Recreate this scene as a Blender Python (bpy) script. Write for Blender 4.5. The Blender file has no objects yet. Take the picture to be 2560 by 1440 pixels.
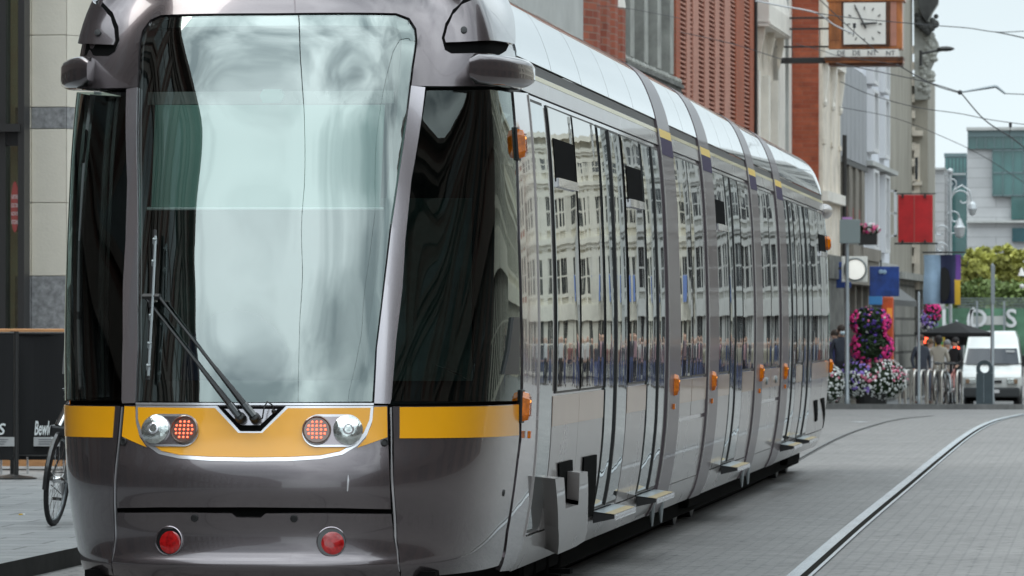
import bpy, bmesh, math, random
import numpy as np
from mathutils import Vector, Matrix, Quaternion
SC = bpy.context.scene
COL = SC.collection
R = math.radians
random.seed(7)

# ------------------------------------------------------------------ camera
FPX = 12300.0
YAW = math.atan(1490.0 / FPX); PIT = math.atan(95.0 / FPX)
CAM = Vector((0.0, 0.0, 1.6))
cd = bpy.data.cameras.new('camera'); cam = bpy.data.objects.new('camera', cd); COL.objects.link(cam)
cam.location = CAM
cam.rotation_euler = (R(90) + PIT, 0, YAW)
cd.sensor_width = 36.0; cd.lens = FPX / 2560.0 * 36.0
cd.clip_start = 0.5; cd.clip_end = 6000
cd.dof.use_dof = True; cd.dof.focus_distance = 26.5; cd.dof.aperture_fstop = 12.5
SC.camera = cam
C_F = Vector((-math.sin(YAW) * math.cos(PIT), math.cos(YAW) * math.cos(PIT), math.sin(PIT)))
C_R = Vector((math.cos(YAW), math.sin(YAW), 0))
C_U = C_R.cross(C_F)
def project(p):
    d = Vector(p) - CAM; w = d.dot(C_F)
    return (1280 + FPX * d.dot(C_R) / w, 720 - FPX * d.dot(C_U) / w)
def ray(px, py):
    return C_F + C_R * ((px - 1280) / FPX) + C_U * ((720 - py) / FPX)
def W(px, py, Y):
    r = ray(px, py); return CAM + r * (Y / r.y)
def XW(px, Y): return W(px, 815, Y).x
def ZW(py, Y, px=1900): return W(px, py, Y).z

# ------------------------------------------------------------------ world and light
world = bpy.data.worlds.new('World'); SC.world = world; world.use_nodes = True
nt = world.node_tree; nt.nodes.clear()
SUN_EL, SUN_AZ = R(55), R(-85)      # azimuth from +Y towards +X
def N(nt, t, **kw):
    n = nt.nodes.new(t)
    for k, v in kw.items():
        if k.startswith('i_'): n.inputs[k[2:].replace('_', ' ')].default_value = v
        else: setattr(n, k, v)
    return n
out = N(nt, 'ShaderNodeOutputWorld'); bg = N(nt, 'ShaderNodeBackground'); bg.inputs[1].default_value = 0.1
sky = N(nt, 'ShaderNodeTexSky'); sky.sky_type = 'NISHITA'; sky.sun_disc = False
sky.sun_elevation = SUN_EL; sky.sun_rotation = SUN_AZ; sky.altitude = 20; sky.dust_density = 2.0
tc = N(nt, 'ShaderNodeTexCoord'); mp = N(nt, 'ShaderNodeMapping'); mp.inputs['Scale'].default_value = (1, 1, 2.2)
noi = N(nt, 'ShaderNodeTexNoise'); noi.inputs['Scale'].default_value = 3.0; noi.inputs['Detail'].default_value = 8; noi.inputs['Distortion'].default_value = 0.6
rmp = N(nt, 'ShaderNodeValToRGB')
rmp.color_ramp.elements[0].position = 0.36; rmp.color_ramp.elements[0].color = (3.3, 3.9, 4.2, 1)
rmp.color_ramp.elements[1].position = 0.62; rmp.color_ramp.elements[1].color = (9.6, 10.6, 11.0, 1)
mix = N(nt, 'ShaderNodeMix', data_type='RGBA'); mix.inputs[0].default_value = 0.9
# near the horizon the cloud sheet is an even pale white
sep = N(nt, 'ShaderNodeSeparateXYZ'); mr = N(nt, 'ShaderNodeMapRange'); mr.inputs[1].default_value = 0.02; mr.inputs[2].default_value = 0.22
mr.inputs[3].default_value = 0.0; mr.inputs[4].default_value = 1.0
mix2 = N(nt, 'ShaderNodeMix', data_type='RGBA'); mix2.inputs[6].default_value = (7.7, 8.8, 9.3, 1)
zen = N(nt, 'ShaderNodeMapRange'); zen.inputs[1].default_value = 0.25; zen.inputs[2].default_value = 1.0; zen.inputs[3].default_value = 1.0; zen.inputs[4].default_value = 2.9
mul = N(nt, 'ShaderNodeVectorMath'); mul.operation = 'SCALE'
L = nt.links.new
L(tc.outputs['Generated'], mp.inputs[0]); L(mp.outputs[0], noi.inputs['Vector']); L(noi.outputs[0], rmp.inputs[0])
L(tc.outputs['Generated'], sep.inputs[0]); L(sep.outputs['Z'], mr.inputs[0]); L(mr.outputs[0], mix2.inputs[0])
L(rmp.outputs[0], mix2.inputs[7])
L(sep.outputs['Z'], zen.inputs[0]); L(mix2.outputs[2], mul.inputs[0]); L(zen.outputs[0], mul.inputs['Scale'])
# added sky glow behind the camera, to put highlights on the tram's front
nrm_ = N(nt, 'ShaderNodeVectorMath'); nrm_.operation = 'NORMALIZE'; dot_ = N(nt, 'ShaderNodeVectorMath'); dot_.operation = 'DOT_PRODUCT'; dot_.inputs[1].default_value = Vector((-.12, -.74, .66)).normalized()
gl1 = N(nt, 'ShaderNodeMapRange'); gl1.inputs[1].default_value = .45; gl1.inputs[2].default_value = 1.0
gl2 = N(nt, 'ShaderNodeMath'); gl2.operation = 'POWER'; gl2.inputs[1].default_value = 2.0
gl3 = N(nt, 'ShaderNodeMath'); gl3.operation = 'MULTIPLY_ADD'; gl3.inputs[1].default_value = .45; gl3.inputs[2].default_value = 1.0
mul2 = N(nt, 'ShaderNodeVectorMath'); mul2.operation = 'SCALE'
L(tc.outputs['Generated'], nrm_.inputs[0]); L(nrm_.outputs[0], dot_.inputs[0]); L(dot_.outputs['Value'], gl1.inputs[0]); L(gl1.outputs[0], gl2.inputs[0]); L(gl2.outputs[0], gl3.inputs[0])
L(mul.outputs[0], mul2.inputs[0]); L(gl3.outputs[0], mul2.inputs['Scale'])
L(sky.outputs[0], mix.inputs[6]); L(mul2.outputs[0], mix.inputs[7]); L(mix.outputs[2], bg.inputs[0]); L(bg.outputs[0], out.inputs[0])
ld = bpy.data.lights.new('sun', 'SUN'); ld.energy = 1.4; ld.angle = R(40); ld.color = (1, .96, .9)
sun = bpy.data.objects.new('sun', ld); COL.objects.link(sun)
_sd = Vector((math.sin(SUN_AZ) * math.cos(SUN_EL), math.cos(SUN_AZ) * math.cos(SUN_EL), math.sin(SUN_EL)))
sun.rotation_euler = (-_sd).to_track_quat('-Z', 'Y').to_euler()
SC.view_settings.view_transform = 'Standard'; SC.view_settings.look = 'None'
SC.view_settings.exposure = 0.27; SC.view_settings.gamma = 1; SC.view_settings.use_curve_mapping = False
SC.render.engine = 'CYCLES'
SC.cycles.max_bounces = 8; SC.cycles.transparent_max_bounces = 12; SC.cycles.caustics_reflective = False; SC.cycles.caustics_refractive = False

# ------------------------------------------------------------------ materials
MATS = {}
def mat(name, col, rough=.6, metal=0, coat=0, spec=.5, var=0, vscale=3, bump=0, bscale=20, emit=None, estr=0, stretch=(1, 1, 1), ior=None, rvar=0, coatr=.03, bdet=5):
    if name in MATS: return MATS[name]
    m = bpy.data.materials.new(name); m.use_nodes = True; t = m.node_tree; b = t.nodes['Principled BSDF']
    c = (*col, 1)
    b.inputs['Base Color'].default_value = c; b.inputs['Roughness'].default_value = rough
    b.inputs['Metallic'].default_value = metal; b.inputs['Coat Weight'].default_value = coat; b.inputs['Coat Roughness'].default_value = coatr
    b.inputs['Specular IOR Level'].default_value = spec
    if ior: b.inputs['IOR'].default_value = ior
    if var or bump or rvar:
        g = N(t, 'ShaderNodeNewGeometry'); mp = N(t, 'ShaderNodeMapping'); mp.inputs['Scale'].default_value = stretch
        t.links.new(g.outputs['Position'], mp.inputs[0])
        n = N(t, 'ShaderNodeTexNoise'); n.inputs['Scale'].default_value = vscale; n.inputs['Detail'].default_value = 7; n.inputs['Roughness'].default_value = .62
        t.links.new(mp.outputs[0], n.inputs['Vector'])
        if var:
            r = N(t, 'ShaderNodeValToRGB'); e = r.color_ramp.elements
            e[0].position = .3; e[1].position = .7
            e[0].color = tuple(max(0, x * (1 - var)) for x in col) + (1,); e[1].color = tuple(min(1, x * (1 + var)) for x in col) + (1,)
            t.links.new(n.outputs[0], r.inputs[0]); t.links.new(r.outputs[0], b.inputs['Base Color'])
        if rvar:
            q = N(t, 'ShaderNodeMapRange'); q.inputs[1].default_value = .3; q.inputs[2].default_value = .7
            q.inputs[3].default_value = max(0, rough - rvar); q.inputs[4].default_value = rough + rvar
            t.links.new(n.outputs[0], q.inputs[0]); t.links.new(q.outputs[0], b.inputs['Roughness'])
        if bump:
            n2 = N(t, 'ShaderNodeTexNoise'); n2.inputs['Scale'].default_value = bscale; n2.inputs['Detail'].default_value = bdet
            t.links.new(mp.outputs[0], n2.inputs['Vector'])
            bp = N(t, 'ShaderNodeBump'); bp.inputs['Strength'].default_value = 1; bp.inputs['Distance'].default_value = bump
            t.links.new(n2.outputs[0], bp.inputs['Height']); t.links.new(bp.outputs[0], b.inputs['Normal'])
    if emit:
        b.inputs['Emission Color'].default_value = (*emit, 1); b.inputs['Emission Strength'].default_value = estr
    MATS[name] = m; return m

def brickmat(name, c1, c2, mortar, *a_, **k_):
    speck = k_.pop('speck', 0); new = name not in MATS; m = brickmat_(name, c1, c2, mortar, *a_, **k_)
    if speck and new:
        t = m.node_tree; b = t.nodes['Principled BSDF']; src = b.inputs['Base Color'].links[0].from_socket
        g = N(t, 'ShaderNodeNewGeometry'); mp = N(t, 'ShaderNodeMapping'); mp.inputs['Scale'].default_value = (.45, 1, 1)
        n = N(t, 'ShaderNodeTexNoise'); n.inputs['Scale'].default_value = 16; n.inputs['Detail'].default_value = 2; t.links.new(g.outputs['Position'], mp.inputs[0]); t.links.new(mp.outputs[0], n.inputs['Vector'])
        mr = N(t, 'ShaderNodeMapRange'); mr.inputs[1].default_value = .60; mr.inputs[2].default_value = .64; mr.inputs[3].default_value = 1; mr.inputs[4].default_value = 1 - speck
        n3 = N(t, 'ShaderNodeTexNoise'); n3.inputs['Scale'].default_value = .9; n3.inputs['Detail'].default_value = 9; n3.inputs['Roughness'].default_value = .75; t.links.new(g.outputs['Position'], n3.inputs['Vector'])
        mr3 = N(t, 'ShaderNodeMapRange'); mr3.inputs[1].default_value = .3; mr3.inputs[2].default_value = .7; mr3.inputs[3].default_value = .82; mr3.inputs[4].default_value = 1.14
        t.links.new(n.outputs[0], mr.inputs[0]); t.links.new(n3.outputs[0], mr3.inputs[0]); mm = N(t, 'ShaderNodeMath'); mm.operation = 'MULTIPLY'; t.links.new(mr.outputs[0], mm.inputs[0]); t.links.new(mr3.outputs[0], mm.inputs[1])
        mx = N(t, 'ShaderNodeMix', data_type='RGBA', blend_type='MULTIPLY'); mx.inputs[0].default_value = 1
        t.links.new(src, mx.inputs[6]); t.links.new(mm.outputs[0], mx.inputs[7]); t.links.new(mx.outputs[2], b.inputs['Base Color'])
    return m
def brickmat_(name, c1, c2, mortar, bw=.22, bh=.075, ms=.01, axis='y', off=.5, rough=.85, var=.25, bump=.004, vscale=.7, slope=0):
    """brick or block coursing laid on a wall running along axis x or y, in metres"""
    if name in MATS: return MATS[name]
    m = bpy.data.materials.new(name); m.use_nodes = True; t = m.node_tree; b = t.nodes['Principled BSDF']
    b.inputs['Roughness'].default_value = rough
    g = N(t, 'ShaderNodeNewGeometry'); s = N(t, 'ShaderNodeSeparateXYZ'); cb = N(t, 'ShaderNodeCombineXYZ')
    t.links.new(g.outputs['Position'], s.inputs[0])
    if axis == 'z':
        t.links.new(s.outputs['X'], cb.inputs[0]); t.links.new(s.outputs['Y'], cb.inputs[1])
    else:
        if axis == 'xy':
            ad = N(t, 'ShaderNodeMath'); ad.operation = 'ADD'
            t.links.new(s.outputs['X'], ad.inputs[0]); t.links.new(s.outputs['Y'], ad.inputs[1]); t.links.new(ad.outputs[0], cb.inputs[0])
        else:
            t.links.new(s.outputs['X' if axis == 'x' else 'Y'], cb.inputs[0])
        t.links.new(s.outputs['Z'], cb.inputs[1])
    k = N(t, 'ShaderNodeTexBrick'); k.inputs['Scale'].default_value = 1; k.inputs['Brick Width'].default_value = bw; k.inputs['Row Height'].default_value = bh
    k.inputs['Mortar Size'].default_value = ms; k.inputs['Mortar Smooth'].default_value = .3; k.offset = off
    k.inputs['Color1'].default_value = (*c1, 1); k.inputs['Color2'].default_value = (*c2, 1); k.inputs['Mortar'].default_value = (*mortar, 1)
    t.links.new(cb.outputs[0], k.inputs['Vector'])
    n = N(t, 'ShaderNodeTexNoise'); n.inputs['Scale'].default_value = vscale; n.inputs['Detail'].default_value = 8; n.inputs['Roughness'].default_value = .65
    t.links.new(g.outputs['Position'], n.inputs['Vector'])
    mr = N(t, 'ShaderNodeMapRange'); mr.inputs[1].default_value = .3; mr.inputs[2].default_value = .7; mr.inputs[3].default_value = 1 - var; mr.inputs[4].default_value = 1 + var * .6
    t.links.new(n.outputs[0], mr.inputs[0])
    mx = N(t, 'ShaderNodeMix', data_type='RGBA', blend_type='MULTIPLY'); mx.inputs[0].default_value = 1
    t.links.new(k.outputs['Color'], mx.inputs[6]); t.links.new(mr.outputs[0], mx.inputs[7]); t.links.new(mx.outputs[2], b.inputs['Base Color'])
    if bump:
        bp = N(t, 'ShaderNodeBump'); bp.inputs['Distance'].default_value = bump; bp.invert = True
        t.links.new(k.outputs['Fac'], bp.inputs['Height']); t.links.new(bp.outputs[0], b.inputs['Normal'])
    MATS[name] = m; return m

def glassmat(name, tint=(.75, .85, .82), refl=.45, dark=.35, gtint=(.86, .96, .93), wob=.008):
    """coated pane: part mirror, part see-through"""
    if name in MATS: return MATS[name]
    m = bpy.data.materials.new(name); m.use_nodes = True; t = m.node_tree; t.nodes.clear()
    o = N(t, 'ShaderNodeOutputMaterial'); g = N(t, 'ShaderNodeBsdfGlossy'); g.inputs['Roughness'].default_value = .015; g.inputs['Color'].default_value = (*gtint, 1)
    tr = N(t, 'ShaderNodeBsdfTransparent'); tr.inputs['Color'].default_value = (tint[0] * dark, tint[1] * dark, tint[2] * dark, 1)
    mx = N(t, 'ShaderNodeMixShader'); lw = N(t, 'ShaderNodeLayerWeight'); lw.inputs['Blend'].default_value = .25
    mr = N(t, 'ShaderNodeMapRange'); mr.inputs[3].default_value = refl; mr.inputs[4].default_value = 1
    t.links.new(lw.outputs['Fresnel'], mr.inputs[0]); t.links.new(mr.outputs[0], mx.inputs[0])
    n = N(t, 'ShaderNodeTexNoise'); n.inputs['Scale'].default_value = 1.7; n.inputs['Detail'].default_value = 1
    gg = N(t, 'ShaderNodeNewGeometry'); t.links.new(gg.outputs['Position'], n.inputs['Vector'])
    bp = N(t, 'ShaderNodeBump'); bp.inputs['Distance'].default_value = wob
    t.links.new(n.outputs[0], bp.inputs['Height']); t.links.new(bp.outputs[0], g.inputs['Normal'])
    t.links.new(tr.outputs[0], mx.inputs[1]); t.links.new(g.outputs[0], mx.inputs[2]); t.links.new(mx.outputs[0], o.inputs[0])
    MATS[name] = m; return m

# ------------------------------------------------------------------ mesh helpers
class MB:
    def __init__(s): s.v = []; s.f = []; s.mi = []; s.sm = []; s.T = None; s.m = 0; s.s = False
    def add(s, vs, fs):
        b = len(s.v)
        for p in vs:
            p = Vector(p); s.v.append(s.T(p) if s.T else p)
        for f in fs: s.f.append([b + i for i in f]); s.mi.append(s.m); s.sm.append(s.s)
        return s
    def box(s, x0, x1, y0, y1, z0, z1):
        return s.add([(x0, y0, z0), (x1, y0, z0), (x1, y1, z0), (x0, y1, z0), (x0, y0, z1), (x1, y0, z1), (x1, y1, z1), (x0, y1, z1)],
                     [(3, 2, 1, 0), (4, 5, 6, 7), (0, 1, 5, 4), (1, 2, 6, 5), (2, 3, 7, 6), (3, 0, 4, 7)])
    def bev(s, x0, x1, y0, y1, z0, z1, b=.01):
        """box with chamfered edges"""
        b = min(b, (x1 - x0) / 2.01, (y1 - y0) / 2.01, (z1 - z0) / 2.01)
        bm = bmesh.new(); bmesh.ops.create_cube(bm, size=1)
        for v in bm.verts: v.co = Vector(((x0 + x1) / 2 + v.co.x * (x1 - x0), (y0 + y1) / 2 + v.co.y * (y1 - y0), (z0 + z1) / 2 + v.co.z * (z1 - z0)))
        bmesh.ops.bevel(bm, geom=list(bm.edges), offset=b, segments=2, affect='EDGES', profile=.6)
        s.bm(bm); bm.free(); return s
    def bm(s, bm):
        bm.verts.index_update(); s.add([v.co.copy() for v in bm.verts], [[v.index for v in f.verts] for f in bm.faces]); return s
    def prism(s, poly, a0, a1, axis='y'):
        """extrude a 2D polygon along an axis; poly coords are the two other axes in order"""
        n = len(poly); vs = []
        for a in (a0, a1):
            for p, q in poly:
                vs.append({'x': (a, p, q), 'y': (p, a, q), 'z': (p, q, a)}[axis])
        fs = [list(range(n)), list(range(2 * n - 1, n - 1, -1))] + [[i, n + i, n + (i + 1) % n, (i + 1) % n] for i in range(n)]
        return s.add(vs, fs)
    def tube(s, pts, r, seg=8, cap=True, closed=False):
        pts = [Vector(p) for p in pts]; n = len(pts)
        rs = r if isinstance(r, (list, tuple)) else [r] * n
        vs = []; fs = []; up = None
        for i, p in enumerate(pts):
            a = pts[(i - 1) % n] if (i > 0 or closed) else pts[i]; c = pts[(i + 1) % n] if (i < n - 1 or closed) else pts[i]
            t = (c - a).normalized()
            if up is None: up = Vector((0, 0, 1)) if abs(t.z) < .9 else Vector((1, 0, 0))
            x = t.cross(up).normalized(); y = x.cross(t).normalized(); up = y
            for k in range(seg):
                an = 2 * math.pi * k / seg; vs.append(p + (x * math.cos(an) + y * math.sin(an)) * rs[i])
        for i in range(n if closed else n - 1):
            j = (i + 1) % n
            for k in range(seg):
                l = (k + 1) % seg; fs.append([i * seg + k, i * seg + l, j * seg + l, j * seg + k])
        if cap and not closed: fs += [list(range(seg))[::-1], [(n - 1) * seg + k for k in range(seg)]]
        return s.add(vs, fs)
    def lathe(s, prof, c=(0, 0, 0), seg=24, axis='z'):
        """prof: list of (r, h)"""
        vs = []; fs = []; n = len(prof); c = Vector(c)
        for r, h in prof:
            for k in range(seg):
                a = 2 * math.pi * k / seg; p, q = r * math.cos(a), r * math.sin(a)
                vs.append(c + Vector({'z': (p, q, h), 'y': (p, h, q), 'x': (h, p, q)}[axis]))
        for i in range(n - 1):
            for k in range(seg):
                l = (k + 1) % seg; fs.append([i * seg + k, i * seg + l, (i + 1) * seg + l, (i + 1) * seg + k])
        fs += [list(range(seg))[::-1], [(n - 1) * seg + k for k in range(seg)]]
        return s.add(vs, fs)
    def ball(s, c, rx, ry=None, rz=None, seg=12):
        ry = ry or rx; rz = rz or rx
        n = seg // 2; pr = [(math.sin(math.pi * i / n), -math.cos(math.pi * i / n)) for i in range(n + 1)]
        vs = []; fs = []
        for r, h in pr:
            for k in range(seg):
                a = 2 * math.pi * k / seg; vs.append((c[0] + rx * r * math.cos(a), c[1] + ry * r * math.sin(a), c[2] + rz * h))
        for i in range(n):
            for k in range(seg):
                l = (k + 1) % seg; fs.append([i * seg + k, i * seg + l, (i + 1) * seg + l, (i + 1) * seg + k])
        return s.add(vs, fs)
    def quad(s, a, b, c, d): return s.add([a, b, c, d], [(0, 1, 2, 3)])

def loc_of(o):
    p = Vector((0, 0, 0))
    while o is not None: p = p + Vector(o.location); o = o.parent
    return p
def mesh_obj(name, me, parent=None):
    o = bpy.data.objects.new(name, me); COL.objects.link(o)
    if parent is not None: o.parent = parent
    return o
def part(name, mb, m, parent=None, world=True, recalc=True, smooth=None, origin=None):
    """link mb as one mesh object. world: coordinates are world ones and parents are unrotated"""
    off = loc_of(parent) if (parent is not None and world) else Vector((0, 0, 0))
    me = bpy.data.meshes.new(name)
    o_loc = Vector((0, 0, 0))
    if origin is not None: o_loc = Vector(origin)
    me.from_pydata([tuple(v - off - o_loc) for v in mb.v], [], mb.f)
    ms = m if isinstance(m, (list, tuple)) else [m]
    for k in ms: me.materials.append(k)
    me.polygons.foreach_set('material_index', mb.mi)
    me.polygons.foreach_set('use_smooth', [bool(x) if smooth is None else smooth for x in mb.sm])
    if recalc:
        bm = bmesh.new(); bm.from_mesh(me); bmesh.ops.recalc_face_normals(bm, faces=bm.faces); bm.to_mesh(me); bm.free()
    if smooth == True:
        try: me.set_sharp_from_angle(angle=R(38))
        except Exception: pass
    me.update()
    o = mesh_obj(name, me, parent); o.location = o_loc
    return o
def tag(o, label=None, cat=None, group=None, kind=None):
    if label: o['label'] = label
    if cat: o['category'] = cat
    if group: o['group'] = group
    if kind: o['kind'] = kind
    return o
def thing(name, loc, label, cat, group=None, rz=0):
    o = bpy.data.objects.new(name, None); COL.objects.link(o); o.location = loc; o.rotation_euler = (0, 0, rz); o.empty_display_size = .1
    return tag(o, label, cat, group)
def copy_tree(o, parent=None):
    c = o.copy(); COL.objects.link(c)
    if parent is not None: c.parent = parent
    for ch in [x for x in o.children]: copy_tree(ch, c)
    return c
def text_mb(s, size, extr=.004, shear=0, align='CENTER', bold=0):
    cu = bpy.data.curves.new('t', 'FONT'); cu.body = s; cu.size = size; cu.extrude = extr; cu.shear = shear; cu.align_x = align; cu.align_y = 'CENTER'; cu.offset = bold
    cu.resolution_u = 3
    ob = bpy.data.objects.new('t', cu); COL.objects.link(ob)
    dg = bpy.context.evaluated_depsgraph_get(); me = bpy.data.meshes.new_from_object(ob.evaluated_get(dg))
    vs = [v.co.copy() for v in me.vertices]; fs = [list(p.vertices) for p in me.polygons]
    bpy.data.objects.remove(ob); bpy.data.meshes.remove(me); bpy.data.curves.remove(cu)
    return vs, fs
def pchip(xs, ys):
    xs = list(xs); ys = list(ys); n = len(xs)
    h = [xs[i + 1] - xs[i] for i in range(n - 1)]; d = [(ys[i + 1] - ys[i]) / h[i] for i in range(n - 1)]
    m = [d[0]] + [0 if d[i - 1] * d[i] <= 0 else (h[i - 1] + h[i]) * 3 / ((2 * h[i] + h[i - 1]) / d[i - 1] + (h[i] + 2 * h[i - 1]) / d[i]) for i in range(1, n - 1)] + [d[-1]]
    def f(x):
        if x <= xs[0]: return ys[0] + m[0] * (x - xs[0])
        if x >= xs[-1]: return ys[-1]
        lo, hi = 0, n - 1
        while hi - lo > 1:
            k = (lo + hi) // 2
            if xs[k] <= x: lo = k
            else: hi = k
        t = (x - xs[lo]) / h[lo]; t2 = t * t; t3 = t2 * t
        return (2*t3-3*t2+1)*ys[lo] + (t3-2*t2+t)*h[lo]*m[lo] + (-2*t3+3*t2)*ys[lo+1] + (t3-t2)*h[lo]*m[lo+1]
    return f

# ------------------------------------------------------------------ ground shape: level to 90 m, then the street falls away
_gz = pchip([0, 84, 96, 113, 168, 182, 400], [0, 0, -.06, -.31, -1.14, -1.2, -1.2])
def gz(y): return 0.0 if y <= 84 else _gz(min(y, 399))
# ================================================================== MATERIAL PALETTE
M_ = lambda k: MATS[k]
mat('ring_paint', (.13, .105, .115), .42, .45, .3)
mat('tan_edge', (.42, .32, .16), .5)
mat('mauve_paint', (.150, .130, .136), .27, .8, 1.0, coatr=.02, var=.07, vscale=2.2, stretch=(1, 1, .6))
mat('mauve_light', (.50, .465, .49), .2, .85, 1.0)
mat('pillar_paint', (.30, .26, .275), .2, .85, 1.0)
mat('silver_paint', (.365, .340, .332), .3, .45, .5, var=.13, vscale=2.6, rvar=.05, stretch=(1, 1, .5))
mat('silver_trim', (.64, .63, .65), .2, .7, .5)
mat('beige_paint', (.50, .365, .27), .35, .3, .6, var=.05, vscale=2)
mat('yellow_paint', (.80, .355, .006), .3, 0, .4, var=.05, vscale=2)
mat('pale_yellow', (.62, .55, .28), .35, .1, .4)
mat('gold_mark', (.85, .55, .02), .35)
mat('purple_mark', (.035, .022, .075), .6, spec=.2)
mat('black_gap', (.006, .006, .006), .9, spec=.03)
mat('black_rubber', (.015, .015, .016), .45)
mat('black_gloss', (.01, .011, .012), .08, coat=1)
mat('roof_white', (.80, .87, .89), .07, .85, 1, var=.03, vscale=1.2, coatr=.02)
mat('roof_grey', (.26, .24, .25), .35, .5, .3, var=.15)
mat('side_glass', (.43, .43, .40), .015, 1.0, bump=.0028, bscale=1.2, stretch=(1, 1.5, .6), bdet=1)
mat('door_glass', (.40, .46, .46), .02, .95, bump=.0028, bscale=1.2, stretch=(1, 1.5, .6), bdet=1)
mat('amber_lens', (.60, .155, .0), .12, 0, .6, var=.5, vscale=26, emit=(1, .2, 0), estr=.05)
mat('amber_bulb', (.9, .35, .03), .3, emit=(1, .35, .03), estr=1.3)
mat('amber_dark', (.20, .035, .0), .3)
mat('red_lens', (.30, .004, .005), .12, 0, 1, var=.5, vscale=45, emit=(.6, .0, 0), estr=.05)
mat('led_red', (.8, .05, .02), .3, emit=(1, .13, .06), estr=3.0)
mat('lamp_glass', (.62, .66, .64), .06, .85, 1, var=.5, vscale=22, bump=.004, bscale=25)
mat('led_lens', (.16, .11, .09), .15, .2, 1)
mat('blind_cloth', (.29, .45, .40), .7)
mat('cab_dark', (.012, .013, .014), .6)
mat('cab_wall', (.10, .16, .15), .6, var=.5, vscale=3)
mat('seat_blue', (.02, .03, .07), .8)
mat('paper_white', (.85, .88, .88), .6)
mat('step_grey', (.30, .33, .34), .4, .3)
glassmat('windscreen_glass', (.8, .92, .88), .21, .85, gtint=(.88, .97, .94), wob=.006)
glassmat('cab_glass', (.7, .85, .8), .05, .55, gtint=(.8, .88, .85), wob=.0006)

# ================================================================== TRAM SURFACE
XC = -4.27
_ctl = [(0, 24.27), (.3, 24.28), (.55, 24.33), (.70, 24.40), (.84, 24.52), (.972, 24.69), (1.075, 24.92), (1.15, 25.24), (1.187, 25.64), (1.2, 26.1), (1.20, 26.7)]
def _cat(P):
    P = [(-P[1][0], P[1][1])] + P + [(P[-1][0], P[-1][1] + .6)]; o = []
    for i in range(1, len(P) - 2):
        for k in range(24):
            t = k / 24.0; a, b, c, d = P[i-1], P[i], P[i+1], P[i+2]
            o.append(tuple(.5 * (2*b[j] + (c[j]-a[j])*t + (2*a[j]-5*b[j]+4*c[j]-d[j])*t*t + (3*b[j]-a[j]-3*c[j]+d[j])*t**3) for j in (0, 1)))
    o.append(P[-2]); return o
_nose = _cat(_ctl)
_U = [0.0]
for i in range(1, len(_nose)): _U.append(_U[-1] + math.hypot(_nose[i][0] - _nose[i-1][0], _nose[i][1] - _nose[i-1][1]))
UN = _U[-1]; YSIDE0 = 26.7; YSIDE1 = 53.75; ULEN = YSIDE1 - YSIDE0; UTOT = 2 * UN + ULEN
_U = np.array(_U); _NX = np.array([p[0] for p in _nose]); _NY = np.array([p[1] for p in _nose])
def plan(U):
    if U <= UN: return float(np.interp(U, _U, _NX)), float(np.interp(U, _U, _NY))
    if U <= UN + ULEN: return 1.20, YSIDE0 + U - UN
    r = max(0.0, UTOT - U); w, y = float(np.interp(r, _U, _NX)), float(np.interp(r, _U, _NY))
    return w, YSIDE1 + (YSIDE0 - y)
_pz = pchip([.25, .30, 3.02, 3.26, 3.40, 3.53, 3.68, 3.9, 4.4], [.25, .30, 3.02, 3.25, 3.37, 3.45, 3.49, 3.515, 3.53])
_pt = pchip([.25, .30, .34, .48, .75, 1.0, 1.55, 2.35, 3.02, 3.26, 3.40, 3.53, 3.68, 3.9, 4.4], [.17, .14, .118, .078, .034, .013, 0, .022, .085, .155, .225, .33, .47, .69, 1.19])
_pb = pchip([.25, .30, .36, .40, .46, .55, .69, .78, .86, .93, 1.0, 1.1, 1.2, 2.2, 3.2, 3.45, 3.8, 4.4], [.12, .06, .01, -.01, .022, .034, .014, .0, .007, .027, .053, .082, .107, .41, .76, .95, 1.35, 2.1])
def _sm(a, b, x): t = min(1, max(0, (x - a) / (b - a))); return t * t * (3 - 2 * t)
def S(u, v, off=0.0):
    if off:
        e = .004; p = S(u, v); du = S(u + e, v) - S(u - e, v); dv = S(u, v + e) - S(u, v - e)
        n = du.cross(dv); return p + n.normalized() * off
    U = abs(u); w, y = plan(U); z = _pz(v); t = _pt(v)
    w *= 1 - t / 1.2
    b = _pb(v)
    if U < UTOT / 2: y += b * (1 - _sm(.75, 1.95, U))
    else: y -= b * (1 - _sm(.75, 1.95, UTOT - U))
    return Vector((XC + math.copysign(w, u), y, z))
_gu = np.concatenate([np.linspace(-2.4, 3, 90), np.linspace(3.1, UN + ULEN + 1.2, 180)]); _gv = np.linspace(.3, 3.7, 50)
_grid = [(float(a), float(b), *project(S(float(a), float(b)))) for a in _gu for b in _gv]
_gp = np.array([(g[2], g[3]) for g in _grid])
def uz(px, py, off=0.0):
    k = int(np.argmin((_gp[:, 0] - px) ** 2 + (_gp[:, 1] - py) ** 2)); u, v = _grid[k][0], _grid[k][1]
    for _ in range(12):
        p = project(S(u, v, off)); e = 1e-3
        a = project(S(u + e, v, off)); b = project(S(u, v + e, off))
        J = np.array([[(a[0]-p[0])/e, (b[0]-p[0])/e], [(a[1]-p[1])/e, (b[1]-p[1])/e]])
        try: d = np.linalg.solve(J, np.array([px - p[0], py - p[1]]))
        except Exception: break
        m = max(abs(d[0]), abs(d[1]))
        if m > .25: d *= .25 / m
        u += float(d[0]); v += float(d[1])
        if m < 1e-5: break
    return (u, v)
def P(*pts, off=0.0): return [uz(a, b, off) for a, b in pts]
def sym(pts, off=0.0, v_only=False):
    """right-half outline (centre top first, centre bottom last) to a whole one"""
    q = [p if isinstance(p, tuple) and len(p) == 3 else (*uz(p[0], p[1], off), 0) for p in pts]
    q = [(p[0], p[1]) for p in q]
    q[0] = (0.0, q[0][1]); q[-1] = (0.0, q[-1][1])
    return q + [(-a, b) for a, b in q[::-1][1:-1]]
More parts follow.
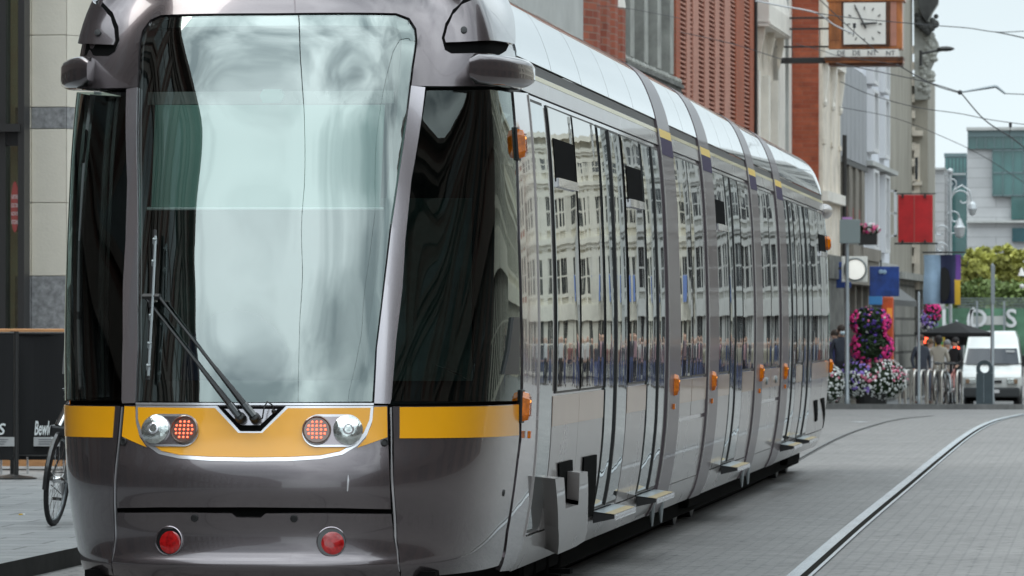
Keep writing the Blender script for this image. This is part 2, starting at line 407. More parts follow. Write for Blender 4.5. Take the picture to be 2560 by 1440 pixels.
def mir(q): return [(-a, b) for a, b in q][::-1]
def rect(u0, u1, v0, v1): return [(u0, v0), (u1, v0), (u1, v1), (u0, v1)]
def rrect(u0, u1, v0, v1, r, n=5):
    o = []
    for cx, cy, a0 in ((u1 - r, v0 + r, -90), (u1 - r, v1 - r, 0), (u0 + r, v1 - r, 90), (u0 + r, v0 + r, 180)):
        for k in range(n + 1): a = R(a0 + 90 * k / n); o.append((cx + r * math.cos(a), cy + r * math.sin(a)))
    return o
def ell(cx, cy, rx, ry=None, n=28): ry = ry or rx; return [(cx + rx * math.cos(2*math.pi*k/n), cy + ry * math.sin(2*math.pi*k/n)) for k in range(n)]
def _clip(poly, ax, val, keep_gt):
    o = []; n = len(poly)
    for i in range(n):
        a = poly[i]; b = poly[(i + 1) % n]; ia = (a[ax] >= val) if keep_gt else (a[ax] <= val); ib = (b[ax] >= val) if keep_gt else (b[ax] <= val)
        if ia: o.append(a)
        if ia != ib:
            t = (val - a[ax]) / (b[ax] - a[ax]); q = [a[0] + (b[0]-a[0])*t, a[1] + (b[1]-a[1])*t]; q[ax] = val; o.append(tuple(q))
    return o
def patch(name, poly, m, parent, off=0.0, depth=.012, du=None, dv=None, bulge=None, fn=None, world=True, tilt=0):
    """a panel cut from the tram's surface: outline in (u, v), laid off metres proud of it, with folded edges"""
    A = sum(poly[i][0] * poly[(i+1) % len(poly)][1] - poly[(i+1) % len(poly)][0] * poly[i][1] for i in range(len(poly)))
    if A < 0: poly = poly[::-1]
    us = [p[0] for p in poly]; vs_ = [p[1] for p in poly]; u0, u1, v0, v1 = min(us), max(us), min(vs_), max(vs_)
    if du is None: du = .045 if min(abs(u0), abs(u1)) < 2.5 and u0 > -2.6 else .25
    if dv is None: dv = .06
    if du > .2 and (u0 < 2.6 < u1): du = .08
    nu = max(1, math.ceil((u1 - u0) / du)); nv = max(1, math.ceil((v1 - v0) / dv))
    F = fn or S
    def H(u, v, o):
        if bulge: o = o + bulge * (1 - ((u - (u0+u1)/2) / ((u1-u0)/2)) ** 2) * (1 - .5 * ((v - (v0+v1)/2) / ((v1-v0)/2)) ** 2)
        if tilt: o = o + tilt * (u - (u0+u1)/2)
        return F(u, v, o if abs(o) > 1e-9 else 1e-9)
    bm = bmesh.new(); key = {}
    def V(u, v):
        k = (round(u, 5), round(v, 5))
        if k not in key: key[k] = (bm.verts.new(H(u, v, off)), u, v)
        return key[k][0]
    inv = {}
    for i in range(nu):
        c = _clip(_clip(poly, 0, u0 + (u1-u0) * i / nu, True), 0, u0 + (u1-u0) * (i+1) / nu, False)
        if len(c) < 3: continue
        for j in range(nv):
            d = _clip(_clip(c, 1, v0 + (v1-v0) * j / nv, True), 1, v0 + (v1-v0) * (j+1) / nv, False)
            q = []
            for p in d:
                k = (round(p[0], 5), round(p[1], 5))
                if not q or q[-1] != k: q.append(k)
            if len(q) > 1 and q[0] == q[-1]: q.pop()
            if len(set(q)) < 3: continue
            ar = abs(sum(q[a][0]*q[(a+1) % len(q)][1] - q[(a+1) % len(q)][0]*q[a][1] for a in range(len(q))))
            if ar < 1e-9: continue
            seen = set(); qq = [k for k in q if not (k in seen or seen.add(k))]
            try:
                f = bm.faces.new([V(*k) for k in qq]); f.smooth = True
            except ValueError: pass
    for k, (b, u, v) in key.items(): inv[b] = (u, v)
    if depth:
        be = [e for e in bm.edges if len(e.link_faces) == 1]; low = {}; up = {}
        for e in be:
            f = e.link_faces[0]; a, b = e.verts
            vs = list(f.verts); ia = vs.index(a)
            if vs[(ia + 1) % len(vs)] is not b: a, b = b, a
            def lo(x):
                if x not in low: low[x] = bm.verts.new(H(*inv[x], off) + (S(*inv[x], -depth) - S(*inv[x], 1e-9) if F is S else Vector((0, 0, 0)))); up[x] = bm.verts.new(x.co)
                return low[x], up[x]
            la, ua = lo(a); lb, ub = lo(b)
            try: bm.faces.new([ub, ua, la, lb])
            except ValueError: pass
    me = bpy.data.meshes.new(name); o = loc_of(parent) if world else Vector((0, 0, 0))
    for vtx in bm.verts: vtx.co = vtx.co - o
    bm.to_mesh(me); bm.free()
    me.materials.append(M_(m) if isinstance(m, str) else m)
    return mesh_obj(name, me, parent)
def frame(u, v, off=0.0):
    e = .004; p = S(u, v, off if off else 1e-9); du = (S(u + e, v) - S(u - e, v)).normalized(); dv = (S(u, v + e) - S(u, v - e)).normalized()
    n = du.cross(dv).normalized(); dv = n.cross(du).normalized()
    return p, du, n, dv
def on(u, v, off=0.0):
    p, a, n, b = frame(u, v, off)
    return lambda q: p + a * q.x + n * q.y + b * q.z

# ================================================================== TRAM
tram = thing('tram', (XC, 26.0, 0), 'long low-floor tram in silver, mauve and yellow, filling the street on its rails', 'tram')
uS = lambda px: uz(px, 815)[0]
u_end = UN + ULEN + .9
# dark inner hull, seen in the gaps
mbh = []
patch('underskin', rect(-u_end, u_end, .30, 1.205), 'black_gap', tram, -.03, 0, du=.06, dv=.1)
uw = uS(1347)
for s in (1, -1):
    a, b = sorted((s * (uw - .02), s * u_end))
    patch('underskin', rect(a, b, 1.2, 3.05), 'black_gap', tram, -.03, 0, du=.3)
mb = MB(); mb.box(XC - .88, XC + .88, 25.5, 54.3, .09, .36); mb.box(XC - .9, XC + .9, 24.6, 25.1, .30, .36); part('underframe_shade_box', mb, M_('black_gap'), tram)  # underframe as a low black box, shaped to darken the road beneath
# ---- front, lower
uc = uz(973, 1100)[0]
patch('front_panel', sym([(631, 1014), (969, 1014), (970, 1100), (974, 1190), (977, 1273), (850, 1270), (631, 1268)]), 'mauve_paint', tram, 0, .02, dv=.03)
bump = sym([(631, 1294), (652, 1294), (664, 1284), (800, 1283), (978, 1285), (984, 1350), (999, 1432)] + [(uz(1000, 1438)[0] + .004, .335, 0), (0, .335, 0)])
bp = patch('bumper', bump, 'mauve_paint', tram, 0, .03, dv=.02)
swo = [(631, 1077), (653, 1077), (716, 1015), (933, 1015), (931, 1050), (917, 1088), (893, 1115), (856, 1137), (800, 1148), (720, 1153), (631, 1154)]
patch('silver_surround', sym(swo), 'silver_trim', tram, .003, .004, dv=.02)
patch('yellow_band', sym([(631, 1083), (656, 1083), (720, 1021), (926, 1020), (923, 1050), (909, 1082), (886, 1108), (850, 1129), (800, 1139), (720, 1143), (631, 1144)]), 'yellow_paint', tram, .006, .004, dv=.02)
yo = P((935, 1018), (967, 1017), (968, 1093), (935, 1105), (892, 1120), (914, 1096), (929, 1060))
for s in (0, 1): patch('yellow_band', mir(yo) if s else yo, 'yellow_paint', tram, .003, .004)
patch('wiper_recess', sym([(631, 1016), (713, 1016), (652, 1078), (631, 1078)]), 'black_gap', tram, .008, .006, dv=.03)
patch('wiper_dish', sym([(631, 1024), (694, 1024), (651, 1064), (631, 1064)]), 'mauve_light', tram, .011, .005, dv=.03)
cor = P((982, 1016), (1298, 1010), (1298, 1090), (1291, 1150), (1278, 1250), (1264, 1330), (1246, 1420)) + [(uz(1244, 1425)[0], .335), (uz(1003, 1434)[0], .335)] + P((1003, 1430), (993, 1350), (985, 1200))
yc = P((999, 1018), (1296, 1012), (1296, 1088), (999, 1096))
edge = P((976, 1018), (980, 1018), (981, 1130), (984, 1200), (992, 1350), (1001, 1430), (997, 1430), (987, 1340), (979, 1200))
for s in (0, 1):
    g = mir if s else (lambda q: q)
    patch('corner_panel', g(cor), 'mauve_paint', tram, 0, .025, dv=.04)
    patch('yellow_band', g(yc), 'yellow_paint', tram, .003, .003)
    patch('edge_trim', g(edge), 'silver_trim', tram, -.004, .01)
# ---- windscreen, pillars
wsr = [(990, 38), (1020, 50), (1036, 75), (1039, 100), (1030, 165), (1024, 215), (1016, 280), (996, 425), (974, 575), (957, 720), (939, 870), (931, 1003)]
wso = sym([(686, 38)] + wsr + [(631, 1005)])
ws = patch('windscreen', wso, 'windscreen_glass', tram, -.004, 0, du=.05, dv=.07)
inn = [(985, 62), (1001, 70), (1008, 90), (1004, 160), (993, 300), (976, 430), (955, 590), (938, 720), (922, 840), (912, 925), (902, 948)]
ui = [uz(*p) for p in inn]; uo = [uz(*p) for p in wsr]
tz, bz = uz(686, 38)[1], uz(631, 1005)[1]; tzi, bzi = uz(686, 60)[1], uz(631, 949)[1]
glassfr = []
top = [(0, tzi)] + ui[:4] + uo[3::-1] + [(0, tz)]; top = top + [(-a, b) for a, b in top[::-1]]
q = [(0, tz)] + uo[:4] + [ui[3]] + ui[2::-1] + [(0, tzi)]
patch('frit', q, 'black_gloss', ws, -.016, 0); patch('frit', mir(q), 'black_gloss', ws, -.016, 0)
q = [ui[3]] + [uo[3]] + uo[4:] + [(uz(902, 948)[0], bz)] + ui[:3:-1]
patch('frit', q, 'black_gloss', ws, -.016, 0); patch('frit', mir(q), 'black_gloss', ws, -.016, 0)
uu = uz(902, 948)[0]; patch('frit', rect(-uu, uu, bz, bzi), 'black_gloss', ws, -.016, 0)
pin = wsr[5:]; pout = [(1062, 219), (1052, 300), (1027, 450), (1012, 600), (1005, 720), (990, 845), (977, 1000)]
pil = P(*[(a + 2, b) for a, b in pin], *[(a, b) for a, b in pout[::-1]])
pil = P(*[(a + 3, b) for a, b in pin[:-1]], (935, 1009), (974, 1010), *pout[::-1])
for s in (0, 1): patch('windscreen_pillar', mir(pil) if s else pil, 'mauve_light', tram, .006, .03, du=.03)
patch('windscreen_sill', sym([(631, 1008), (934, 1008), (934, 1013), (631, 1013)]), 'silver_trim', tram, .004, .01, dv=.02)
sg = P((1067, 226), (1279, 232), (1284, 300), (1296, 600), (1301, 800), (1302, 1002), (980, 1003), (994, 845), (1009, 720), (1016, 600), (1031, 450), (1056, 300))
hnd = P((1279, 793), (1294, 793), (1293, 936), (1255, 936), (1268, 880))
for s in (0, 1):
    g = mir if s else (lambda q: q)
    w = patch('cab_side_window', g(sg), 'cab_glass', tram, -.002, 0, du=.05)
    patch('window_vent', g(hnd), 'black_rubber', w, .012, .014)
# ---- hood
uh, vh = uz(1289, 150); uh2, vh2 = uz(1275, 216); uh3 = uz(1245, 2)[0]
tz2 = uz(686, 34)[1]
hood = [(0, tz2)] + P((990, 34), (1023, 46), (1040, 72), (1043, 100), (1034, 165), (1028, 215), (1130, 216), (1240, 217)) + [(uh, vh2 + .003), (uh, vh), (uh, 3.3), (uh, 3.7), (uh, 4.38), (0, 4.38)]
for s in (0, 1): patch('hood', mir(hood) if s else hood, 'mauve_paint', tram, .004, .03, du=.04, dv=.05)
rec = P((1128, 134), (1112, 125), (1104, 95), (1113, 60), (1133, 25), (1158, 0), (1180, -18), (1230, -30), (1245, -25), (1274, 100), (1262, 128), (1245, 138))
dom = P((1113, 111), (1110, 100), (1118, 72), (1134, 42), (1157, 16), (1185, -3), (1215, -14), (1240, -16), (1273, 114))
for s in (0, 1):
    g = mir if s else (lambda q: q)
    hc = patch('camera_recess_shadow', g(rec), 'black_gap', tram, .007, 0)  # flat black patch paints the shadow of the recess round the cover
    patch('camera_cover', g(dom), 'mauve_paint', hc, .026, .02, bulge=.012)
    mb = MB(); mb.T = on((1, -1)[s] * uz(1160, 80)[0], uz(1160, 80)[1], .036); mb.lathe([(.017, -.008), (.017, .004), (.004, .005)], axis='y', seg=14); part('cover_screw', mb, M_('black_rubber'), hc)
def ring(n, hw, hh, r):
    return rrect(-hw, hw, -hh, hh, r, n)
for s in (1, -1):      # camera pods
    bm = bmesh.new(); stations = []
    x0 = XC + s * (1.21 if 1 else 0)
    secs = [(25.05, 1.0, .0, .05), (25.09, 1.05, .03, .078), (25.18, 1.12, .05, .08), (25.32, 1.185, .05, .08), (25.48, 1.235, .05, .08), (25.62, 1.262, .05, .078), (25.72, 1.262, .045, .066), (25.76, 1.245, .03, .045)]
    vs = []; fs = []; n = 0
    for y, x, hx, hz in secs:
        pts = rrect(0, 1, 0, 1, .28, 4)
        for a, b in pts: xi_ = max(x - .30, .99); vs.append((XC + .015 + s * (xi_ + (x - xi_) * a), y + (1 - a) * .12, 2.925 - hz + 2 * hz * b))
        n = len(pts)
    for i in range(len(secs) - 1):
        for k in range(n): fs.append([i*n+k, i*n+(k+1) % n, (i+1)*n+(k+1) % n, (i+1)*n+k])
    fs += [list(range(n)), [(len(secs)-1)*n + k for k in range(n)]]
    mb = MB(); mb.add(vs, fs); part('camera_pod', mb, M_('mauve_paint'), tram, smooth=True)
# ---- lamps on the front
hc0 = uz(830, 1077); hl = uz(905, 1077); hr = uz(756, 1077); ht = uz(830, 1037)[1]; hb = uz(830, 1119)[1]
def lamp_set(s):
    cu, cv = (hl[0] + hr[0]) / 2, (ht + hb) / 2; a = (hl[0] - hr[0]) / 2; b = (ht - hb) / 2
    root = patch('headlight', [(s * x, y) for x, y in rrect(cu - a, cu + a, cv - b, cv + b, b * .98, 9)][::s], 'silver_trim', tram, .012, .012, du=.03, dv=.02)
    patch('lamp_bezel', [(s * x, y) for x, y in rrect(cu - a + .012, cu + a - .012, cv - b + .012, cv + b - .012, (b - .012) * .98, 9)][::s], 'pillar_paint', root, .014, .004, du=.03, dv=.02)
    ul, vl = uz(792, 1077); u2, v2 = uz(869, 1077)
    for nm, uu, vv, rr in (('led_lamp', ul, vl, .067), ('clear_lamp', u2, v2, .071)):
        mb = MB(); mb.T = on(s * uu, vv, .016)
        if nm == 'led_lamp': mb.lathe([(rr + .006, -.004), (rr + .006, .012), (rr, .016), (rr - .004, .004), (.001, .006)], axis='y', seg=32)
        else: mb.lathe([(rr + .004, -.004), (rr + .004, .010), (rr, .013), (rr * .96, .016), (rr * .7, .026), (rr * .35, .031), (.001, .033)], axis='y', seg=32)
        mt = [M_('led_lens'), M_('led_red')] if nm == 'led_lamp' else [M_('lamp_glass'), M_('silver_trim')]
        o = part(nm, mb, mt, root, smooth=True)
        if nm == 'led_lamp':
            mb = MB(); mb.T = on(s * uu, vv, .016)
            for row, xs in ((.040, (-.022, 0, .022)), (.020, (-.040, -.021, 0, .021, .040)), (0, (-.044, -.022, 0, .022, .044)), (-.020, (-.040, -.021, 0, .021, .040)), (-.040, (-.022, 0, .022))):
                for x in xs: mb.ball((x, .010, row), .0055, .003, .0055, seg=8)
            part('led_cluster', mb, M_('led_red'), o, smooth=True)
        else:
            mb = MB(); mb.T = on(s * uu, vv, .016); mb.lathe([(.030, .026), (.030, .034), (.022, .037), (.018, .030), (.001, .032)], axis='y', seg=22); part('reflector_cup', mb, M_('silver_trim'), o, smooth=True)
for s in (1, -1): lamp_set(s)
for s in (1, -1):
    u, v = uz(828, 1354); u *= s
    mb = MB(); mb.T = on(u, v, 0); mb.lathe([(.075, -.01), (.075, .009), (.071, .011), (.068, .004)], axis='y', seg=32); mb.f = mb.f[:-2]; mb.mi = mb.mi[:-2]; mb.sm = mb.sm[:-2]
    o = part('red_reflector', mb, M_('pillar_paint'), tram, smooth=True)
    mb = MB(); mb.T = on(u, v, 0); mb.lathe([(.071, .006), (.001, .0065)], axis='y', seg=32); part('socket', mb, M_('black_gloss'), o)
    mb = MB(); mb.T = on(u, v, 0); mb.lathe([(.057, .0068), (.048, .010), (.028, .012), (.001, .013)], c=(.007, 0, -.008), axis='y', seg=32); part('lens', mb, M_('red_lens'), o, smooth=True)
    u, v = uz(735, 1296); u = u if s == 1 else uz(487, 1301)[0]
    mb = MB(); mb.T = on(u, v, 0); mb.lathe([(.019, -.002), (.019, .006), (.014, .008), (.012, .003), (.001, .003)], axis='y', seg=18); part('bolt', mb, M_('black_rubber'), tram, smooth=True)
    u, v = uz(961, 1106)
    mb = MB(); mb.T = on(s * u, v, 0); mb.lathe([(.020, -.002), (.020, .006), (.015, .008), (.012, .002), (.001, .002)], axis='y', seg=18); part('lock', mb, M_('black_rubber'), tram, smooth=True)
u, v = uz(1259, 1232); mb = MB(); mb.T = on(u, v, 0); mb.lathe([(.018, -.002), (.018, .005), (.006, .006), (.001, .002)], axis='y', seg=16); part('lock', mb, M_('black_rubber'), tram)
# scratch on the front panel
patch('scratch', P((867, 1228), (870, 1228), (873, 1200), (870, 1186), (868, 1205)), 'silver_trim', tram, .0022, 0)
# ---- wipers
def sp(px, py, off): u, v = uz(px, py, off); return S(u, v, off)
wip = []
for (x0, y0, x1, y1) in ((604, 1048, 362, 742), (640, 1048, 397, 742)):
    mb = MB(); K = 9
    pts = [sp(x0 + (x1 - x0) * k / K, y0 + (y1 - y0) * k / K, .055) for k in range(K + 1)]
    mb.tube(pts, [.017, .017, .016, .013, .010, .008, .008, .007, .007, .008], 8)
    mb.T = on(*uz(x0, y0), .012); mb.lathe([(.028, -.01), (.028, .03), (.02, .055), (.001, .058)], axis='y', seg=16)
    o = part('wiper_arm', mb, M_('black_rubber'), tram, smooth=True); wip.append(o)
    mb = MB(); mb.tube([sp(x0 + (x1-x0)*t, y0 + (y1-y0)*t, .058) for t in (.02, .12)], .021, 8); part('arm_sleeve', mb, M_('black_gloss'), o, smooth=True)
mb = MB(); mb.tube([sp(387, 575, .045), sp(384, 660, .045), sp(379, 745, .045), sp(375, 850, .045), sp(370, 950, .045)], .011, 6)
bl = part('wiper_blade', mb, M_('black_rubber'), tram, smooth=True)
mb = MB(); mb.tube([sp(389, 590, .06), sp(383, 730, .07), sp(371, 940, .06)], .007, 6)
for yy in (610, 665, 800, 870, 925): mb.tube([sp(388 - (yy - 590) * .05, yy, .045), sp(388 - (yy - 590) * .05, yy - 14, .066)], .012, 6)
part('blade_carrier', mb, M_('step_grey'), bl, smooth=True)
mb = MB(); mb.tube([sp(358, 741, .06), sp(400, 741, .06)], .016, 6); mb.tube([sp(378, 735, .055), sp(378, 770, .055)], .014, 6); part('blade_bracket', mb, M_('black_rubber'), bl, smooth=True)
mb = MB(); mb.tube([sp(646, 1050, .05), sp(656, 1046, .06), sp(660, 1020, .07), sp(668, 1004, .06), sp(680, 1012, .04), sp(684, 1026, .02)], .004, 6); mb.ball(sp(684, 1028, .018), .012); part('washer_hose', mb, M_('black_rubber'), tram, smooth=True)
# ---- cab interior
cab = MB(); cab.box(-5.25, -3.30, 26.72, 26.76, .9, 3.25); cab.box(-5.2, -3.35, 25.3, 26.7, .85, .9); cab.box(-5.15, -3.4, 25.6, 26.7, 3.16, 3.2)
ci = part('cab_interior', cab, M_('cab_dark'), tram)
mb = MB(); mb.bev(XC - .62, XC + .62, 24.62, 25.25, .9, 1.18, .05); mb.bev(XC - .5, XC + .3, 24.85, 25.3, 1.15, 1.30, .04); part('dashboard', mb, M_('cab_dark'), ci)
# cab partition, dim grey-green
mb = MB(); mb.box(-5.1, -3.45, 26.66, 26.71, 1.3, 2.3); part('partition', mb, M_('cab_wall'), ci)
def inside(px, py, dy):      # a point dy metres behind the glass seen at a pixel
    u, v = uz(px, py); return W(px, py, S(u, v).y + dy)
a = inside(388, 262, .3); b = inside(962, 262, .3); c = inside(950, 522, .42); d = inside(378, 522, .42)
mb = MB(); mb.add([a, b, c, d, a + Vector((0, .012, 0)), b + Vector((0, .012, 0)), c + Vector((0, .012, 0)), d + Vector((0, .012, 0))], [(0, 1, 2, 3), (4, 5, 6, 7), (0, 1, 5, 4), (1, 2, 6, 5), (2, 3, 7, 6), (3, 0, 4, 7)])
bo = part('sun_blind', mb, M_('blind_cloth'), ci)
mb = MB(); mb.tube([d + Vector((-.02, -.01, 0)), c + Vector((.02, -.01, 0))], .008, 8); part('blind_rod', mb, M_('paper_white'), bo)
mb = MB(); a = inside(360, 230, .25); b = inside(985, 258, .3); mb.box(a.x, b.x, a.y, a.y + .06, b.z, a.z); part('header_panel', mb, M_('silver_paint'), ci)
mb = MB(); cc = inside(681, 240, .22); mb.prism([(cc.x - .065, cc.z), (cc.x - .045, cc.z + .035), (cc.x + .045, cc.z + .035), (cc.x + .065, cc.z), (cc.x + .045, cc.z - .035), (cc.x - .045, cc.z - .035)], cc.y - .02, cc.y + .02); part('camera_housing', mb, M_('blind_cloth'), ci)
mb = MB(); mb.ball((XC - .35, 25.9, 1.35), .30, .12, .34, 16); mb.bev(XC - .6, XC - .1, 25.6, 26.0, .95, 1.1, .05); part('driver_seat', mb, M_('seat_blue'), ci, smooth=True)
p = inside(1125, 935, .35); mb = MB(); mb.add([p + Vector((-.08, 0, .05)), p + Vector((.05, 0, 0)), p + Vector((.07, .15, -.03)), p + Vector((-.05, .15, .03))], [(0, 1, 2, 3)]); part('paper_sheet', mb, M_('paper_white'), ci)
# ---- corner posts
cp = P((1281, 230), (1287, 300), (1298, 600), (1304, 800), (1305, 1005), (1301, 1014), (1301, 1100), (1294, 1152), (1281, 1252), (1268, 1332), (1250, 1420)) + [(uz(1248, 1425)[0], .30)] + [(uw - .012, .275), (uw - .012, .7), (uw - .012, 2.0), (uw - .012, 2.86)]
for s in (0, 1): patch('corner_post', mir(cp) if s else cp, 'pillar_paint', tram, .006, .03, du=.04)
cp = [(uw - .05, .455), (uw - .018, .455), (uw - .018, 2.85), (uw - .05, 2.85)]
for s in (0, 1): patch('post_trim', mir(cp) if s else cp, 'silver_paint', tram, .012, .01)

# ---- sides
VB, VT = 1.215, 2.835
joints = [(1667, 1697), (1768, 1793), (1886, 1904), (1951, 1968)]
J = [(uS(a), uS(b)) for a, b in joints]
uE = uS(2080)
mods = [(uw - .012, J[0][0]), (J[0][1], J[1][0]), (J[1][1], J[2][0]), (J[2][1], J[3][0]), (J[3][1], uE)]
def both(name, poly, m, parent, *a, **k):
    k['_'] = 0; k.pop('_')
    o = patch(name, poly, m, parent[0], *a, **k); q = patch(name, mir(poly), m, parent[1], *a, **k)
    return (o, q)
T2 = (tram, tram)
for i, (a, b) in enumerate(mods):
    both('side_frame', rect(a + .004, b - .004, .455, 2.86), 'pillar_paint', T2, -.006, .012, du=.5, dv=.15)
    both('skirt', rect(a + .004, b - .004, .268, .450), 'silver_paint', T2, .004, .012, du=.5)
    f = both('roof_fascia', rect(a + .004 if i else uh + .03, b - .004, 2.865, 2.985), 'silver_paint', T2, .006, .012, du=.5)
    both('fascia_stripe', rect(a + .004 if i else uh + .03, b - .004, 2.955, 2.982), 'pale_yellow', f, .008, .003, du=.5)
    both('gutter', rect(a + .004 if i else uh + .03, b - .004, 2.99, 3.045), 'black_rubber', T2, .0, .01, du=.5)
    a2 = a if i else uh + .02
    n = (5, 2, 3, 2, 4)[i]
    for k in range(n):
        p0 = a2 + (b - a2) * k / n + .008; p1 = a2 + (b - a2) * (k + 1) / n - .008
        both('roof_panel', rect(p0, p1, 3.05, 3.60), 'roof_white', T2, .012, .012, du=.5, dv=.035)
    both('roof_top', rect(a2, b, 3.61, 4.39), 'roof_grey', T2, .004, .012, du=.6)
for i, (a, b) in enumerate(J):
    j = both('articulation_ring', rect(a, b, .275, 3.95), 'ring_paint', T2, .016, .04, du=.3, dv=.04)
    both('ring_trim', rect(a - .006, a + .02, .5, 3.0), 'silver_paint', j, .022, .008, du=.3, dv=.05)
    both('gold_mark', rect(a + .02, b, 2.925, 2.985), 'gold_mark', j, .019, .003)
    both('purple_mark', rect(a + .02, b, 2.80, 2.925), 'purple_mark', j, .019, .003)
    if i in (0, 2):
        for dy in (-.35, .35):
            mb = MB(); p = S((a + b) / 2 + dy, .34); mb.tube([p + Vector((0, 0, .05)), p + Vector((0, 0, -.15))], [.03, .008], 8); part('guard_spike', mb, M_('step_grey'), tram)
def window(u0, u1, v0=VB, v1=VT, bul=.0013, m='side_glass'):
    o = both('window', rect(u0, u1, v0, v1), 'black_rubber', T2, .0, .012, du=.5, dv=.2)
    return both('pane', rect(u0 + .012, u1 - .012, v0 + .014, v1 - .014), m, o, .006, .004, bulge=random.uniform(.0008, .003), tilt=random.uniform(-.0045, .0045), du=max(.04, (u1 - u0) / 14), dv=.1)
def panel(u0, u1, v0, v1, m='silver_paint'): return both('side_panel', rect(u0 + .004, u1 - .004, v0, v1), m, T2, .003, .01, du=.5, dv=.1)
def belt(u0, u1, seams=()):
    cuts = [u0] + list(seams) + [u1]
    for a, b in zip(cuts[:-1], cuts[1:]):
        o = panel(a, b, .46, VB - .012)
        both('beige_band', rect(a + .004, b - .004, 1.035, VB - .012), 'beige_paint', o, .0055, .003, du=.5)
def hopper(px0, px1, py_t, py_b):
    u0, u1 = uS(px0), uS(px1); xm = (px0 + px1) / 2
    v1 = uz(xm, py_t)[1]; v0 = uz(xm, py_b)[1]
    o = patch('hopper_window', rect(u0, u1, v0, v1), 'black_gap', tram, .012, .01)
    patch('hopper_flap', rect(u0 + .01, u1 - .01, v0 - .03, v0 + .02), 'silver_trim', o, .028, .02, bulge=.004)
def door(px0, px1, seal, one=False):
    u0, u1, us = uS(px0), uS(px1), uS(seal) if seal else None
    d = both('door', rect(u0, u1, .47, VT), 'black_rubber', T2, .001, .012, du=.5, dv=.1)
    if one: leaves = [(u0 + .02, u1 - .02)]
    else: leaves = [(u0 + .02, us - .03), (us + .03, u1 - .02)]
    for a, b in leaves: both('door_leaf', rect(a, b, .49, VT - .02), 'door_glass', d, .007, .005, tilt=random.uniform(-.006, .006), bulge=random.uniform(.0005, .002), du=max(.03, (b - a) / 10), dv=.08)
    if not one: both('door_seal', rect(us - .022, us + .022, .48, VT - .01), 'black_rubber', d, .016, .012)
def step(px0, px1):
    u0, u1 = uS(px0), uS(px1); y0, y1 = plan(u0)[1], plan(u1)[1]
    for s in (1, -1):
        xo = XC + s * 1.12; xi = XC + s * 1.255; a, b = sorted((xo, xi))
        mb = MB(); mb.prism([(xo, .385), (xo, .455), (xi, .435), (xi, .415)], y0, y1); o = part('door_step', mb, M_('black_rubber'), tram)
        mb = MB(); mb.add([(xo, y0 - .003, .459), (xo, y1, .459), (xo + s * .14 * .55, y1, .449), (xo + s * .14 * .55, y0 - .003, .449)], [(0, 1, 2, 3)]); part('step_tread', mb, M_('step_grey'), o)
        mb = MB(); mb.add([(xo + s * .14 * .55, y0 - .003, .449), (xo + s * .14 * .55, y1, .449), (xo + s * .135, y1, .4415), (xo + s * .135, y0 - .003, .4415)], [(0, 1, 2, 3)]); part('step_edge', mb, M_('tan_edge'), o)
        mb = MB(); mb.box(*sorted((xi, xi + s * .006)), y0, y1, .405, .44); part('step_nose', mb, M_('silver_trim'), o)
door(1347, 1380, None, True)
window(uS(1391), uS(1449)); window(uS(1451), uS(1508)); belt(uS(1383), uS(1510), (uS(1449),))
door(1512, 1567, 1538)
window(uS(1571), uS(1615)); belt(uS(1569), uS(1616))
door(1618, 1663, 1643)
window(uS(1699), uS(1730)); window(uS(1731.5), uS(1766))
for a, b in ((1698, 1730), (1731, 1766)):
    o = panel(uS(a), uS(b), .93, VB - .012); both('beige_band', rect(uS(a) + .004, uS(b) - .004, 1.035, VB - .012), 'beige_paint', o, .0055, .003, du=.5)
panel(uS(1698), uS(1767), .455, .90)
window(uS(1795), uS(1823)); belt(uS(1794), uS(1824)); door(1825, 1856, 1836.5); window(uS(1858), uS(1885)); belt(uS(1857), uS(1885))
window(uS(1906), uS(1927)); window(uS(1928), uS(1949))
for a, b in ((1905, 1927), (1927.5, 1950)):
    o = panel(uS(a), uS(b), .93, VB - .012); both('beige_band', rect(uS(a) + .004, uS(b) - .004, 1.035, VB - .012), 'beige_paint', o, .0055, .003, du=.5)
    for s in (1, -1):
        mb = MB(); mb.T = on(s * uS((a + b) / 2), 1.10, .006); mb.lathe([(.035, 0), (.035, .012), (.02, .02), (.001, .02)], axis='y', seg=14); part('filler_cap', mb, M_('step_grey'), tram)
panel(uS(1905), uS(1950), .455, .90)
door(1969.5, 1990, 1979.5); window(uS(1992), uS(2006)); belt(uS(1991), uS(2006)); door(2007.5, 2030, 2019)
window(uS(2032), uS(2052)); window(uS(2053), uS(2077)); belt(uS(2031), uS(2078), (uS(2052),))
hopper(1396, 1446, 360, 463); hopper(1576, 1612, 425, 512); hopper(1795, 1818, 505, 570); hopper(2052, 2068, 590, 636)
for a, b in ((1514, 1566), (1620, 1664), (1826, 1857), (1970, 1990), (2009, 2030)): step(a, b)
# bogie openings and cover at the front bogie
h1 = P((1392, 1158), (1426, 1149), (1425, 1272), (1392, 1290)); h2 = P((1455, 1143), (1487, 1136), (1484, 1214), (1478, 1288), (1440, 1300))
both('bogie_opening', h1, 'black_gap', T2, .014, .01); both('bogie_opening', h2, 'black_gap', T2, .014, .01)
bc = P((1388, 1197), (1410, 1194), (1414, 1272), (1446, 1262), (1449, 1182), (1469, 1179), (1470, 1265), (1467, 1330), (1462, 1352), (1440, 1366), (1394, 1386), (1396, 1320), off=.085)
both('bogie_cover', bc, 'silver_paint', T2, .085, .10)
h3 = P((2033, 1002), (2041, 999), (2041, 1050), (2036, 1054)); h4 = P((2050, 997), (2058, 994), (2058, 1068), (2052, 1072))
both('bogie_opening', h3, 'black_gap', T2, .014, .01); both('bogie_opening', h4, 'black_gap', T2, .014, .01)
